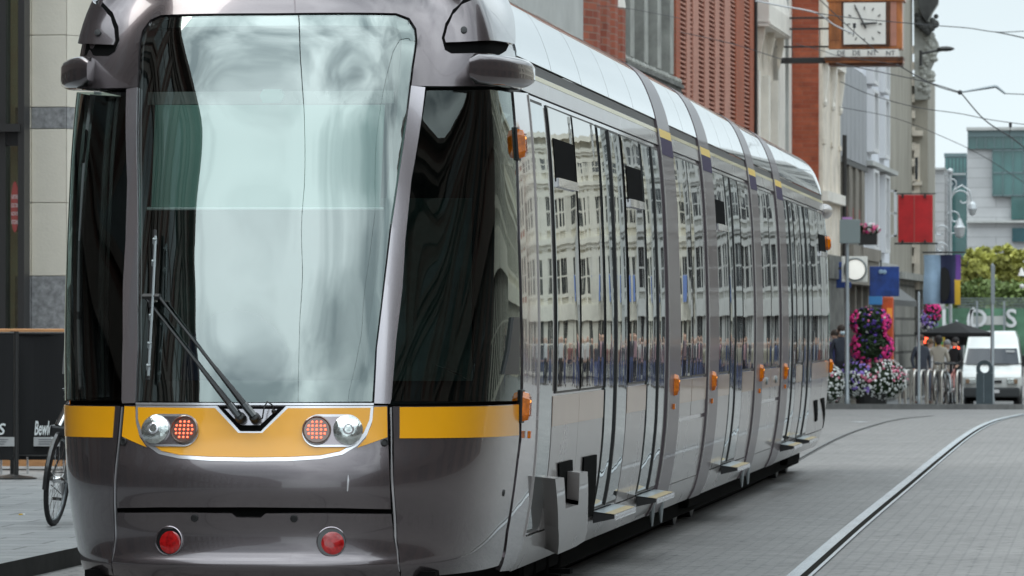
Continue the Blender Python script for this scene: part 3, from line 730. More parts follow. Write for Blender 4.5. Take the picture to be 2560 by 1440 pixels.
# amber lamps
def amber(px, py, h=.165, w=.085, d=.05):
    u, v = uz(px, py)
    for s in (1, -1):
        mb = MB(); mb.T = on(s * u, v, .0)
        mb.add([(-w/2, 0, -h/2+.03), (w/2, 0, -h/2+.03), (w/2, 0, h/2-.03), (-w/2, 0, h/2-.03), (-w*.36, d, -h/2+.045), (w*.36, d, -h/2+.045), (w*.36, d, h/2-.045), (-w*.36, d, h/2-.045),
                (-w*.3, 0, -h/2), (w*.3, 0, -h/2), (w*.3, 0, h/2), (-w*.3, 0, h/2), (-w*.2, d*.8, -h/2+.012), (w*.2, d*.8, -h/2+.012), (w*.2, d*.8, h/2-.012), (-w*.2, d*.8, h/2-.012)],
               [(4, 5, 6, 7), (0, 4, 7, 3), (1, 2, 6, 5), (0, 8, 12, 4), (8, 9, 13, 12), (9, 1, 5, 13), (4, 12, 13, 5), (3, 7, 15, 11), (7, 6, 14, 15), (6, 2, 10, 14), (15, 14, 10, 11), (0, 1, 9, 8), (0, 3, 11, 10, 2, 1)])
        o = part('indicator_lamp', mb, M_('amber_lens'), tram)
        mb = MB(); mb.T = on(s * u, v, .0); mb.ball((0, d, h * .17), w * .16, .003, h * .05, 8); part('bulb', mb, M_('amber_bulb'), o, smooth=True)
        mb = MB(); mb.T = on(s * u, v, .0)
        for zz in (-.3, -.1, .06, .28): mb.box(-w * .34, w * .34, d - .002, d + .002, h * zz, h * zz + .005)
        mb.box(w * .10, w * .16, d - .001, d + .0025, -h * .25, h * .25); part('lens_ribs', mb, M_('amber_dark'), o)
        mb = MB(); mb.T = on(s * u, v, .0); mb.bev(-w/2 - .008, w/2 + .008, -.004, .012, -h/2 - .006, h/2 + .006, .005); part('lamp_base', mb, M_('black_rubber'), o)
amber(1292, 360); amber(1303, 1016)
amber(1681, 962, w=.1); amber(1776, 952, w=.1); amber(1896, 932, w=.1); amber(1957, 928, w=.1); amber(2066, 608, w=.1); amber(2078, 914, w=.1)
for px, py in ((1313, 1086), (1677, 1016), (1773, 1002), (1893, 977), (1957, 966)):
    u, v = uz(px, py)
    for s in (1, -1):
        mb = MB(); mb.T = on(s * u, v, .014); mb.bev(-.022, .022, 0, .018, -.02, .02, .004); part('side_marker', mb, M_('amber_lens'), tram)
# rear corner and mirror housing
both('rear_corner', rect(uE, u_end, .33, 2.985), 'pillar_paint', T2, .0, .02, du=.08)
both('rear_corner_roof', rect(uE, u_end, 2.99, 4.3), 'roof_white', T2, .0, .02, du=.08)
both('rear_window', rect(uE + .12, uE + .6, 1.25, 2.8), 'black_gloss', T2, .004, .005, du=.08)
p = S(uE, 2.86)
for s in (1, -1):
    mb = MB(); mb.ball((XC + s * (p.x - XC + .0), p.y + .2, 2.88), .09, .35, .085, 14); part('rear_camera_pod', mb, M_('silver_paint'), tram, smooth=True)
# bogies, their steel coloured black to paint in the shade under the tram
for y in (27.9, 29.5, 39.2, 40.8, 51.4, 53.0):
    mb = MB()
    for s in (1, -1): mb.lathe([(.28, -.06), (.28, .06), (.24, .07), (.08, .07), (.06, .1)] if 1 else [], c=(XC + s * .77, y, .29), axis='x', seg=24)
    mb.tube([(XC - .8, y, .29), (XC + .8, y, .29)], .06, 10); part('wheelset', mb, M_('black_rubber'), tram)
for y in (28.7, 40.0, 52.2):
    mb = MB(); mb.bev(XC - .96, XC - .86, y - 1.0, y + 1.0, .15, .34, .03); mb.bev(XC + .86, XC + .96, y - 1.0, y + 1.0, .15, .34, .03)
    for k in ((-.9, -.3, .35, 1.0) if y < 30 else ()): mb.lathe([(.05, 0), (.05, .14), (.035, .16)], c=(XC + .92, y + k, .13), seg=10); mb.box(XC + .9, XC + 1.04, y + k - .1, y + k + .02, .10, .13)
    mb.box(XC - .9, XC + .9, y - .15, y + .15, .2, .35); part('bogie_frame', mb, M_('black_gap'), tram)
# ================================================================== GROUND
brickmat('road_setts', (.192, .184, .176), (.150, .143, .137), (.105, .10, .10), .2, .1, .010, 'z', var=.16, rough=.58, bump=.003, vscale=.35, speck=.7)
brickmat('paving_slabs', (.26, .265, .268), (.20, .206, .21), (.07, .07, .072), .9, .45, .012, 'z', var=.14, rough=.6, bump=.004, vscale=.8, speck=.25)
mat('kerb_stone', (.15, .15, .147), .75, var=.25, vscale=4, bump=.003, bscale=40)
mat('rail_steel', (.62, .66, .70), .22, 1, var=.12, vscale=3, stretch=(1, .3, 1), bump=.0008, bscale=90)
mat('rail_groove', (.014, .013, .011), .9, spec=.03)
mat('rail_dull', (.13, .13, .13), .6, .3)
def gridsheet(name, xs, ys, zf, m):
    mb = MB(); k = len(xs); mb.s = True
    mb.add([(x, y, zf(x, y)) for y in ys for x in xs], [[j*k+i, j*k+i+1, (j+1)*k+i+1, (j+1)*k+i] for j in range(len(ys) - 1) for i in range(k - 1)])
    return part(name, mb, m)
YS = [-200, -60, -20, 10, 30, 50, 70] + list(range(84, 186, 2)) + [200, 300, 500, 1000, 3000]
g = gridsheet('road', [-1500, -300, -60, -20, 0, 20, 60, 300, 1500], YS, lambda x, y: gz(y), M_('road_setts')); tag(g, kind='structure')
def slab(name, outline, h, m, ys=None):
    """raised pavement: outline is a list of (y, x_left, x_right); follows the ground"""
    mb = MB(); vs = []; n = len(outline)
    for y, a, b in outline: vs += [(a, y, gz(y) + h), (b, y, gz(y) + h), (a, y, gz(y) - .3), (b, y, gz(y) - .3)]
    fs = []
    for i in range(n - 1):
        j = i * 4; fs += [(j, j+1, j+5, j+4), (j+1, j+3, j+7, j+5), (j+2, j, j+4, j+6)]
    fs += [(0, 2, 3, 1), (4*n-4, 4*n-3, 4*n-1, 4*n-2)]
    mb.add(vs, fs); return part(name, mb, m)
KX = -6.83
o1 = [(y, -60, KX - .30) for y in [-200, 20, 60, 84] + list(range(88, 113, 3))] + [(113.3, -60, KX - .3)]
o2 = [(y, -60, -2.35) for y in range(113, 216, 3)]
o2[0] = (113.3, -60, -2.6); o2[1] = (114.2, -60, -2.3)
for k in range(len(o2)):
    if o2[k][0] > 118: o2[k] = (o2[k][0], -60, -2.3 - min(2.6, (o2[k][0] - 118) * .35))
p1 = slab('pavement', o1, .12, M_('paving_slabs')); tag(p1, kind='structure')
p2 = slab('pavement', [(y, a, b - .3 if i > 1 else b) for i, (y, a, b) in enumerate(o2)], .12, M_('paving_slabs')); tag(p2, kind='structure')
# kerbs
ko = [(y, KX - .296, KX) for y in [-200, 20, 60, 84] + list(range(88, 113, 3))] + [(113.0, KX - .296, KX)]
k1 = slab('kerb', ko, .124, M_('kerb_stone')); k1.data.materials[0] = M_('paving_slabs'); k1.data.materials.append(mat('kerb_face', (.035, .034, .033), .85, var=.4, vscale=3))  # upright faces near black: grime plus their shade put into the colour
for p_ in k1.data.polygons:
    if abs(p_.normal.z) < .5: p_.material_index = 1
tag(k1, kind='structure')
mb = MB()
kp = [(KX, 113.0), (-4.5, 113.0), (-3.0, 113.05), (-2.6, 113.2), (-2.25, 113.6), (-2.05, 114.6), (-2.0, 118), (-3.3, 122), (-4.6, 126)]
kq = [(KX, 113.3), (-4.5, 113.3), (-3.1, 113.35), (-2.8, 113.5), (-2.55, 113.8), (-2.35, 114.7), (-2.3, 118), (-3.6, 122), (-4.9, 126)]
vs = [];
for (a, b), (c, d) in zip(kp, kq): vs += [(a, b, gz(b) + .125), (c, d, gz(d) + .125), (a, b, gz(b) - .3)]
mb.add(vs, [f for i in range(len(kp) - 1) for f in ((3*i, 3*i+1, 3*i+4, 3*i+3), (3*i, 3*i+3, 3*i+5, 3*i+2))]); k2 = part('kerb', mb, M_('kerb_stone')); tag(k2, kind='structure')
# rails -------------------------------------------------------------------------
def G(px, py):          # where the sight line through a pixel meets the street
    r = ray(px, py); lo, hi = 5.0, 400.0
    f = lambda Y: (CAM + r * (Y / r.y)).z - gz(Y)
    for _ in range(60):
        m = (lo + hi) / 2
        if f(m) > 0: lo = m
        else: hi = m
    return CAM + r * (lo / r.y)
def strip(mb, pts, w0, w1, dz):
    vs = []
    for i, p in enumerate(pts):
        t = (pts[min(i+1, len(pts)-1)] - pts[max(i-1, 0)]); t.z = 0; t.normalize(); n = Vector((t.y, -t.x, 0))
        for w in (w0, w1): q = p + n * w; vs.append((q.x, q.y, gz(q.y) + dz))
    mb.add(vs, [(2*i, 2*i+1, 2*i+3, 2*i+2) for i in range(len(pts) - 1)])
def smooth_path(P, n=10):
    P = [P[0] * 2 - P[1]] + P + [P[-1] * 2 - P[-2]]; o = []
    for i in range(1, len(P) - 2):
        for k in range(n):
            t = k / n; a, b, c, d = P[i-1], P[i], P[i+1], P[i+2]
            o.append(.5 * (2*b + (c-a)*t + (2*a-5*b+4*c-d)*t*t + (3*b-a-3*c+d)*t**3))
    return o + [P[-2]]
def rail(name, pts, head=.062, bright=True, label=''):
    root = thing(name, (pts[0].x, pts[0].y, 0), label, 'tram rail', 'rails set flush in the street')
    mb = MB(); strip(mb, pts, -head * 1.35, -.004, .010); 
    mb.s = False; part('rail_head', mb, M_('rail_steel' if bright else 'rail_dull'), root)
    mb = MB(); strip(mb, pts, -.006, .046 if bright else .02, .007); part('groove', mb, M_('rail_groove'), root)
    mb = MB(); strip(mb, pts, .046 if bright else .02, .072 if bright else .03, .010); part('guard_lip', mb, M_('rail_steel' if bright else 'rail_dull'), root)
a = smooth_path([G(*p) for p in [(2030, 1418), (2150, 1312), (2270, 1212), (2350, 1145), (2410, 1097), (2455, 1068), (2500, 1050), (2560, 1037)]], 8)
d = (a[0] - a[3]).normalized(); a = [a[0] + d * 40] + a; e = (a[-1] - a[-2]).normalized(); a = a + [a[-1] + e * 15]
rail('tram_rail', a, .068, True, 'bright worn grooved rail curving across the open street right of the tram')
b = smooth_path([Vector((XC + .72, 40, 0)), Vector((XC + .72, 50, 0)), G(2045, 1122), G(2110, 1090), G(2165, 1070), G(2240, 1050), G(2330, 1040)], 8)
rail('tram_rail', b, .028, False, 'dull dark rail running out from under the rear of the tram')
b2 = [Vector((XC + .72, y, 0)) for y in (5, 20, 40)]; rail('tram_rail', b2, .062, False, 'rail hidden under the right wheels of the tram')
b3 = [Vector((XC - .72, y, 0)) for y in (5, 20, 40, 60)]; rail('tram_rail', b3, .062, False, 'rail hidden under the left wheels of the tram')
mat('road_seam', (.36, .37, .38), .7, var=.4, vscale=6)
for pp, w in (([(1990, 1186), (2200, 1189), (2262, 1191)], .03), ([(2330, 1194), (2440, 1194), (2600, 1197)], .03), ([(2370, 1070), (2480, 1073), (2600, 1076)], .05), ([(2150, 1054), (2180, 1056)], .2), ([(1905, 1292), (2050, 1298), (2120, 1302)], .012)):
    mb = MB(); strip(mb, smooth_path([G(*p) for p in pp], 6), 0, w, .005); o = part('road_joint', mb, M_('road_seam')); tag(o, kind='structure')
# ================================================================== BUILDINGS
FB = .0262
mat('win_dark', (.03, .035, .038), .08, coat=1, var=.5, vscale=.7)
mat('win_mid', (.10, .115, .12), .06, coat=1, var=.4, vscale=.5)
mat('frame_white', (.66, .66, .67), .5)
mat('dark_metal', (.035, .034, .034), .45, .3)
mat('pale_concrete', (.46, .465, .45), .8, var=.14, vscale=.9)
mat('cream_stone', (.70, .63, .54), .8, var=.22, vscale=1.3, bump=.01, bscale=8)
mat('cream_light', (.75, .71, .65), .75, var=.12, vscale=1.2)
mat('grey_stone', (.33, .33, .305), .85, var=.35, vscale=1.4, bump=.015, bscale=7)
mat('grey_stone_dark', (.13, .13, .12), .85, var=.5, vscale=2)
mat('cladding', (.34, .35, .375), .45, .4, var=.1, vscale=1)
mat('cladding_gap', (.15, .155, .17), .6)
mat('timber_grey', (.22, .20, .17), .8, var=.35, vscale=2, stretch=(1, 1, .3))
mat('red_panel', (.36, .13, .11), .6, var=.2)
mat('white_render', (.70, .72, .78), .7, var=.08, vscale=.8)
mat('brown_stone', (.35, .325, .275), .85, var=.22, vscale=1.2, stretch=(1, 1, .25))
mat('pink_mullion', (.44, .20, .145), .7, var=.12)
brickmat('orange_brick', (.42, .10, .045), (.34, .08, .04), (.30, .16, .10), .23, .078, .009, 'xy', var=.2)
brickmat('red_brick', (.36, .10, .055), (.24, .055, .032), (.28, .17, .13), .46, .15, .014, 'xy', var=.25)
brickmat('flank_brick', (.42, .105, .05), (.31, .07, .035), (.30, .13, .09), .5, .13, .008, 'xy', var=.3, vscale=2.5)
brickmat('ashlar_grey', (.34, .325, .29), (.27, .26, .235), (.10, .095, .085), 3.2, .62, .05, 'xy', var=.3, bump=.05)
def hit(px, A, B=FB):
    r = ray(px, 815); t = A / (r.x - B * r.y); return t * r.y
def front(px0, px1, A, B=FB, Y0=None):
    """a stretch of street front between two sight lines: returns its transform and length"""
    y0 = hit(px0, A, B) if Y0 is None else Y0; y1 = hit(px1, A, B); d = Vector((B, 1, 0)).normalized(); n = Vector((d.y, -d.x, 0)); base = Vector((A + B * y0, y0, gz(y0)))
    L_ = (y1 - y0) / d.y
    T = lambda p: base + d * p.x + n * p.y + Vector((0, 0, p.z))
    return T, L_, base, y0, y1
def mk(T): m = MB(); m.T = T; return m
def sx(px, A, base, B=FB): y = hit(px, A, B); return (y - base.y) / Vector((B, 1, 0)).normalized().y
A0 = XW(1545, 103.5) - FB * 103.5
def win(T, x0, x1, z0, z1, root, n0=-.25, m='win_dark', fr='frame_white', fw=.07, bars=1, nm='window'):
    mb = mk(T); w = fw
    mb.box(x0, x1, n0, n0 + .06, z0, z0 + w); mb.box(x0, x1, n0, n0 + .06, z1 - w, z1); mb.box(x0, x0 + w, n0, n0 + .06, z0 + w, z1 - w); mb.box(x1 - w, x1, n0, n0 + .06, z0 + w, z1 - w)
    for k in range(bars): zz = z0 + (z1 - z0) * (k + 1) / (bars + 1); mb.box(x0 + w, x1 - w, n0, n0 + .055, zz - .03, zz + .03)
    o = part(nm, mb, M_(fr), root)
    mb = mk(T); mb.box(x0 + w * .5, x1 - w * .5, n0 - .02, n0 + .02, z0 + w * .5, z1 - w * .5); part('pane', mb, M_(m), o)
    return o
# ---- 1: plain pale building
T, Ln, base, y0, y1 = front(1250, 1458, A0)
r = thing('building', base, 'plain pale grey building rising just right of the tram roof front corner', 'building')
mb = mk(T); mb.box(0, Ln, -10, 0, 0, 17); part('wall', mb, M_('pale_concrete'), r)
mb = mk(T); mb.box(Ln * .05, Ln * .96, 0, .03, 9.3, 9.36); mb.box(Ln * .05, Ln * .96, 0, .03, 12.3, 12.36); part('wall_joints', mb, M_('cladding_gap'), r)
# ---- 2: brick shafts with white caps
T, Ln, base, y0, y1 = front(1458, 1546, A0)
r = thing('building', base, 'red brick building front of stepped octagonal shafts with white stone caps', 'building')
mb = mk(T); mb.box(0, Ln, -10, -.3, 0, 17); part('wall', mb, M_('red_brick'), r)
for k, (a, b, pz) in enumerate(((0, .31, 9.75), (.31, .55, 9.2), (.55, .78, 8.8), (.78, 1.0, 8.35))):
    x0, x1 = Ln * a, Ln * b; mb = mk(T); cx = (x0 + x1) / 2
    mb.prism([(x0 + .03, -.3), (x1 - .03, -.3), (x1 - .03, .0), (cx + .25, .20), (cx - .25, .20), (x0 + .03, .0)], 0, pz, 'z'); o = part('brick_shaft', mb, M_('red_brick'), r)
    mb = mk(T); mb.add([(x0 + .03, -.3, pz), (x1 - .03, -.3, pz), (x1 - .03, .05, pz), (cx, .24, pz), (x0 + .03, .05, pz), (cx, -.28, pz + 2.2), (cx + .05, -.05, pz + 2.2), (cx - .05, -.05, pz + 2.2)],
        [(0, 1, 2, 3, 4), (0, 4, 7, 5), (4, 3, 6, 7), (3, 2, 6), (2, 1, 5, 6), (1, 0, 5), (5, 7, 6)]); part('stone_cap', mb, M_('cream_light'), o)
# ---- 3: grey ornate stone
T, Ln, base, y0, y1 = front(1546, 1690, A0)
r = thing('building', base, 'weathered grey stone building with deep windows and a bracketed cornice', 'building')
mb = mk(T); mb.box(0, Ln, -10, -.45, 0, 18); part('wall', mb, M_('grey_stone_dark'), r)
nb = 4
for k in range(nb + 1):
    x = .25 + (Ln - .7) * k / nb; mb = mk(T); mb.box(x - .42, x + .42, -.45, .0, 0, 7.1); mb.box(x - .36, x + .36, -.45, -.04, 7.6, 18); mb.box(x - .46, x + .46, -.45, .06, 6.3, 6.5); mb.box(x - .44, x + .44, -.45, .05, 10.6, 10.8); part('pier', mb, M_('grey_stone'), r)
    mb = mk(T); mb.prism([(-.02, 6.75), (.06, 6.8), (.10, 6.95), (.16, 7.1), (.16, 7.2), (-.02, 7.2)], x - .16, x + .16, 'x'); mb.ball((x, .07, 6.75), .16, .09, .1, 10); part('console', mb, M_('grey_stone'), r)
mb = mk(T); mb.box(-.1, Ln - .05, -.45, .14, 7.2, 7.28); mb.box(-.1, Ln - .05, -.45, .2, 7.28, 7.36); mb.box(-.1, Ln - .05, -.45, .12, 7.36, 7.46)
for k in range(46): x = -.05 + (Ln - .2) * k / 45; mb.box(x, x + .1, .08, .17, 7.1, 7.2)
part('cornice', mb, M_('grey_stone_dark'), r)
for k in range(17):
    x = Ln * (k + .4) / 17; mb = mk(T); mb.prism([(-.02, 6.85), (.05, 6.9), (.09, 7.08), (.12, 7.19), (-.02, 7.19)], x - .09, x + .09, 'x'); mb.ball((x, .12, 7.42), .12, .07, .09, 8); part('modillion', mb, M_('grey_stone'), r)
mb = mk(T); mb.box(0, Ln, -.42, -.12, 9.6, 9.9); mb.box(0, Ln, -.42, -.1, 4.6, 4.9); mb.box(0, Ln, -.42, -.12, 12.6, 12.9); part('string_course', mb, M_('grey_stone'), r)
for k in range(nb):
    xa = .25 + (Ln - .7) * k / nb + .5; xb = .25 + (Ln - .7) * (k + 1) / nb - .5
    for z0, z1 in ((4.95, 6.9), (7.7, 9.5), (9.95, 12.5)):
        mb = mk(T); mb.box(xa, xb, -.45, -.3, z0 - .12, z0); part('sill', mb, M_('grey_stone'), r); win(T, xa + .05, xb - .05, z0, z1, r, -.40, 'win_dark', 'grey_stone_dark')
# ---- 4: orange-red brick with louvre strips
T, Ln, base, y0, y1 = front(1690, 1888, A0)
r = thing('building', base, 'orange red brick building with tall strips of brick corbel louvres', 'building')
q = lambda px: sx(px, A0, base)
mb = mk(T); mb.box(0, Ln, -10, -.14, 0, 18); part('wall', mb, M_('orange_brick'), r)
stripes = [(1701, 1717), (1726, 1733), (1747, 1762), (1773, 1788), (1799, 1812), (1826, 1840), (1861, 1875)]
edges = [0] + [q(x) for s_ in stripes for x in s_] + [Ln]
for k in range(0, len(edges), 2):
    a, b = edges[k], edges[k + 1]
    if b - a < .05: continue
    mb = mk(T); mb.box(a, b, -.14, 0, 0, 18); part('brick_pier' if k in (0, 12, 14) else 'mullion', mb, M_('orange_brick' if k in (0, 12, 14) else 'pink_mullion'), r)
mat('louvre_dark', (.10, .035, .025), .8, var=.3)
for (pa, pb) in stripes:
    a, b = q(pa), q(pb); mb = mk(T); mb.box(a, b, -.138, -.13, 1, 18); o = part('louvre_strip', mb, M_('louvre_dark'), r)
    mb = mk(T); z = 4.6
    while z < 13: mb.box(a, b, -.13, -.02, z, z + .045); z += .115
    part('louvre_slats', mb, M_('pink_mullion'), o)
mb = MB(); pp = W(1888, 300, y1 - .3); mb.tube([(pp.x + .02, pp.y, 0), (pp.x + .02, pp.y, 18)], .045, 8); part('downpipe', mb, M_('dark_metal'), r)
# ---- 5: cream front with bracketed bay
T, Ln, base, y0, y1 = front(1888, 1942, A0)
r = thing('building', base, 'cream stone front with a bracketed bay beside the orange brick building', 'building')
mb = mk(T); mb.box(0, Ln, -10, -.1, 0, 18); part('wall', mb, M_('cream_stone'), r)
for x in (.3, Ln * .5, Ln - .35):
    mb = mk(T); mb.box(x - .25, x + .25, -.1, .10, 0, 9.2); mb.box(x - .3, x + .3, -.1, .15, 6.6, 6.75); part('pilaster', mb, M_('cream_light'), r)
    mb = mk(T); mb.prism([(.05, 9.7), (.10, 9.5), (.14, 9.7), (.24, 10.2), (.24, 10.4), (.05, 10.4)], x - .10, x + .10, 'x'); part('console', mb, M_('cream_stone'), r)
mb = mk(T); mb.box(.0, Ln - .02, -.1, .38, 10.4, 11.0); mb.box(.0, Ln - .02, -.1, .42, 10.45, 10.52); mb.prism([(-.1, 11.0), (.38, 11.0), (.15, 12.2), (-.1, 12.2)], .02, Ln - .04, 'x'); part('balcony', mb, M_('cream_light'), r)
for z0 in (3.2, 9.9, 13): win(T, .7, Ln * .5 - .4, z0, z0 + 2.2, r, -.12, 'win_mid')
mb = mk(T); mb.ball((Ln * .35, .22, 5.55), .14, .12, .12, 8); mb.box(Ln * .35 - .1, Ln * .35 + .1, .12, .3, 5.25, 5.5); part('flower_box', mb, mat('pink_bloom', (.6, .08, .16), .7), r)
# ---- 5b pale flank
Y5 = y1; Y6 = 146.0
xl = XW(1942, Y5); x5 = XW(1980, Y6)
r = thing('building', (xl, Y5 + .3, gz(Y5)), 'narrow pale rendered wall between the cream bay and the red brick flank', 'building')
mb = MB(); mb.box(xl - 8, x5, Y5 + .3, Y6 - .02, gz(Y5) - .5, 18); part('wall', mb, M_('cream_light'), r)
mb = MB(); xx = XW(1962, Y5); mb.box(xx, xx + .10, Y5 + .22, Y5 + .3, 0, 18); part('downpipe', mb, M_('pale_concrete'), r)
# ---- 6: brick flank with cream pilaster front
x6a, x6 = XW(1980, Y6), XW(2047, Y6)
r = thing('building', (x6, Y6, gz(Y6)), 'tall red brick flank wall with cream pilasters on its street front', 'building')
mb = MB(); mb.box(x6a - 6, x6 - .0, Y6, Y6 + 7, gz(Y6) - .5, 18); part('wall', mb, M_('flank_brick'), r)
A6 = x6 - FB * Y6 + .02
T, Ln, base, y0, y1 = front(2047, 2094, A6, Y0=Y6 + .05)
for k, x in enumerate((.35, Ln * .5, Ln - .4)):
    mb = mk(T); mb.box(x - .3, x + .3, -.05, .10, 0, 18); mb.box(x - .34, x + .34, -.05, .14, 7.9, 8.05); mb.box(x - .36, x + .36, -.05, .16, 10.6, 10.8); part('pilaster', mb, M_('cream_stone'), r)
    mb = mk(T); mb.prism([(.08, 9.4), (.13, 9.1), (.18, 9.4), (.26, 10.0), (.26, 10.3), (.08, 10.3)], x - .15, x + .15, 'x'); mb.ball((x, .12, 9.15), .16, .09, .16, 8); part('console', mb, M_('cream_light'), r)
mb = mk(T); mb.box(0, Ln, -.05, .08, 0, 18); part('facing', mb, M_('cream_stone'), r)
for z_, n_ in ((10.3, .28), (6.2, .26)): mb = mk(T); mb.box(-.02, Ln, .08, n_, z_, z_ + .3); part('cornice', mb, M_('cream_light'), r)
mb = mk(T); mb.box(-.02, Ln, .08, .3, 3.9, 4.6); mb.box(0, Ln, .08, .22, 0, 3.9); part('shop_front', mb, M_('grey_stone_dark'), r)
mb = mk(T); mb.tube([(Ln, .22, 2.5), (Ln, .22, 8.4)], .07, 8); part('downpipe', mb, M_('dark_metal'), r)
# ---- 7: metal clad building over timber slats
T, Ln, base, y0, y1 = front(2095, 2166, A6, Y0=y1 + .02)
r = thing('building', base, 'building clad in grey metal sheets above a band of weathered timber slats', 'building')
mb = mk(T); mb.box(0, Ln, -8, -.1, 0, 11); part('wall', mb, M_('grey_stone_dark'), r)
n = 7
for k in range(n): mb = mk(T); mb.box(Ln * k / n + .04, Ln * (k + 1) / n - .04, -.1, .02, 7.9, 10.9); part('metal_sheet', mb, M_('cladding'), r)
mb = mk(T); mb.box(-.02, Ln, -.1, .06, 7.7, 7.86); part('flashing', mb, M_('dark_metal'), r)
for k in range(9): mb = mk(T); x = Ln * k / 9; mb.box(x + .1, x + .75, -.1, .0 + .05 * (k % 2), 5.6, 7.7); part('timber_slat', mb, M_('timber_grey'), r)
for k in range(4): mb = mk(T); x = Ln * (.12 + .22 * k); mb.box(x, x + 1.1, -.09, -.02, 5.6, 6.4); part('red_panel', mb, M_('red_panel'), r)
mb = mk(T); mb.box(-.02, Ln, -.1, .5, 4.7, 5.1); mb.box(-.02, Ln, -.1, .42, 3.9, 4.7); part('canopy', mb, M_('timber_grey'), r)
mb = mk(T); mb.box(.3, Ln - .3, -.1, .02, 1.3, 3.8); part('shop_window', mb, M_('win_dark'), r)
for k in range(5): mb = mk(T); x = Ln * k / 4.3; mb.box(x, x + .35, -.1, .12, 0, 3.9); part('shop_pier', mb, M_('timber_grey'), r)
# ---- 8: white building
T, Ln, base, y0, y1 = front(2166, 2231, A6, Y0=y1 + .02)
r = thing('building', base, 'white rendered building with tall narrow windows beside the grey metal cladding', 'building')
mb = mk(T); mb.box(0, Ln, -8, -.1, 0, 12.2); part('wall', mb, M_('white_render'), r)
for k, (fx, nn) in enumerate(((.12, .18), (.62, .12))):
    x = Ln * fx
    for z0, z1 in ((11.0, 12.0), (8.7, 10.6), (5.4, 7.9), (5.35, 5.4)):
        if z1 - z0 < .5: continue
        mb = mk(T); mb.box(x - .4, x + 2.0, -.1, nn, z0 - .12, z0); mb.box(x - .4, x, -.1, nn, z0, z1); mb.box(x + 1.6, x + 2.0, -.1, nn, z0, z1); mb.box(x - .4, x + 2.0, -.1, nn, z1, z1 + .1); part('window_surround', mb, M_('frame_white'), r)
        win(T, x, x + 1.6, z0, z1, r, -.05, 'win_dark', 'frame_white', .10, 1)
mb = mk(T); mb.box(-.02, Ln, -.1, .22, 8.1, 8.25); mb.box(-.02, Ln, -.1, .22, 4.7, 4.9); part('string_course', mb, M_('pale_concrete'), r)
mb = mk(T); mb.box(0, Ln, -.1, .1, 0, 4.2); part('shop_front', mb, M_('dark_metal'), r)
mb = mk(T); mb.prism([(.1, 4.2), (.9, 3.6), (.9, 3.4), (.1, 3.6)], .3, Ln - .3, 'x'); part('awning', mb, M_('dark_metal'), r)
# open casement, seen edge-on to the street
Yc = y0 + 8; a = W(2213, 475, Yc); b = W(2242, 592, Yc)
mb = MB(); w = .07
for (u0_, u1_, v0_, v1_) in ((a.x, b.x, a.z - w, a.z), (a.x, b.x, b.z, b.z + w), (a.x, a.x + w, b.z, a.z), (b.x - w * 1.4, b.x, b.z, a.z), (a.x, b.x, (a.z + b.z) / 2 - .02, (a.z + b.z) / 2 + .02)): mb.box(u0_, u1_, Yc, Yc + .05, v0_, v1_)
part('open_casement', mb, M_('frame_white'), r)
# ---- 9: brown-grey concrete building with ornate corner
T, Ln, base, y0, y1 = front(2231, 2288, A6, Y0=y1 + .02)
r = thing('building', base, 'brown grey stone corner building with a carved pediment against the sky', 'building')
Y9 = y1; xr = XW(2288, Y9)
mb = mk(T); mb.box(0, Ln, -8, -.1, 4.5, 16); part('wall', mb, M_('brown_stone'), r)
mb = mk(T); mb.box(0, Ln, -8, .0, -.5, 4.5); part('ashlar_base', mb, M_('ashlar_grey'), r)
mb = mk(T); mb.box(0, Ln, -.1, .35, 4.5, 4.75); part('string_course', mb, M_('grey_stone'), r)
x1 = XW(2320, Y9)
mb = MB(); mb.box(xr - .1, x1, Y9, Y9 + 8, gz(Y9) + 4.2, 11.2); part('corner_bay', mb, M_('brown_stone'), r)
mb = MB(); mb.box(xr - .1, XW(2306, Y9), Y9 + .02, Y9 + 8, gz(Y9) - .5, gz(Y9) + 4.2); part('corner_base', mb, M_('grey_stone_dark'), r)
mb = MB(); a = XW(2285, Y9); b = XW(2300, Y9)
mb.box(a, b, Y9 - .15, Y9, gz(Y9) + 4.2, 8.6)
for k in range(14): z = 4.0 + k * .62; mb.box(a - .12, a + .05, Y9 - .3, Y9 - .05, z, z + .3)
mb.box(a - .05, b + .08, Y9 - .3, Y9, 7.0, 7.15); mb.box(a - .05, b + .12, Y9 - .34, Y9, 8.9, 9.1); mb.box(a - .02, b + .06, Y9 - .25, Y9, 5.0, 5.3)
part('rusticated_pier', mb, M_('cream_stone'), r)
win(lambda p: Vector((a + .02, Y9, 0)) + Vector((p.x, -p.y, p.z)), 0, .16, 7.2, 8.1, r, .16, 'win_dark', 'cream_stone', .02, 0)
out_ = [(2284, -60), (2348, -60), (2344, 6), (2330, 28), (2322, 50), (2308, 62), (2302, 66), (2318, 72), (2332, 84), (2344, 104), (2347, 122), (2336, 136), (2334, 152), (2324, 172), (2318, 190), (2325, 205), (2320, 222), (2324, 240), (2316, 250), (2288, 250)]
pts = [W(a_, b_, Y9) for a_, b_ in out_]
mb = MB(); mb.prism([(p.x, p.z) for p in pts], Y9 - .35, Y9 + 1.2, 'y'); part('carved_pediment', mb, M_('grey_stone'), r)
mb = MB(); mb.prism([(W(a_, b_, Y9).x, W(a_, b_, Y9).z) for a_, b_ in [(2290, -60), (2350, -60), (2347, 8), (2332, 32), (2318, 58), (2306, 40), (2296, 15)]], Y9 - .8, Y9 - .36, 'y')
for k in range(16): mb.ball((*W(2292 + k * 3.2, 62 - abs(8 - k) * 3 + (k % 3) * 8, Y9 - .6),), .10 + .04 * (k % 3), seg=8)
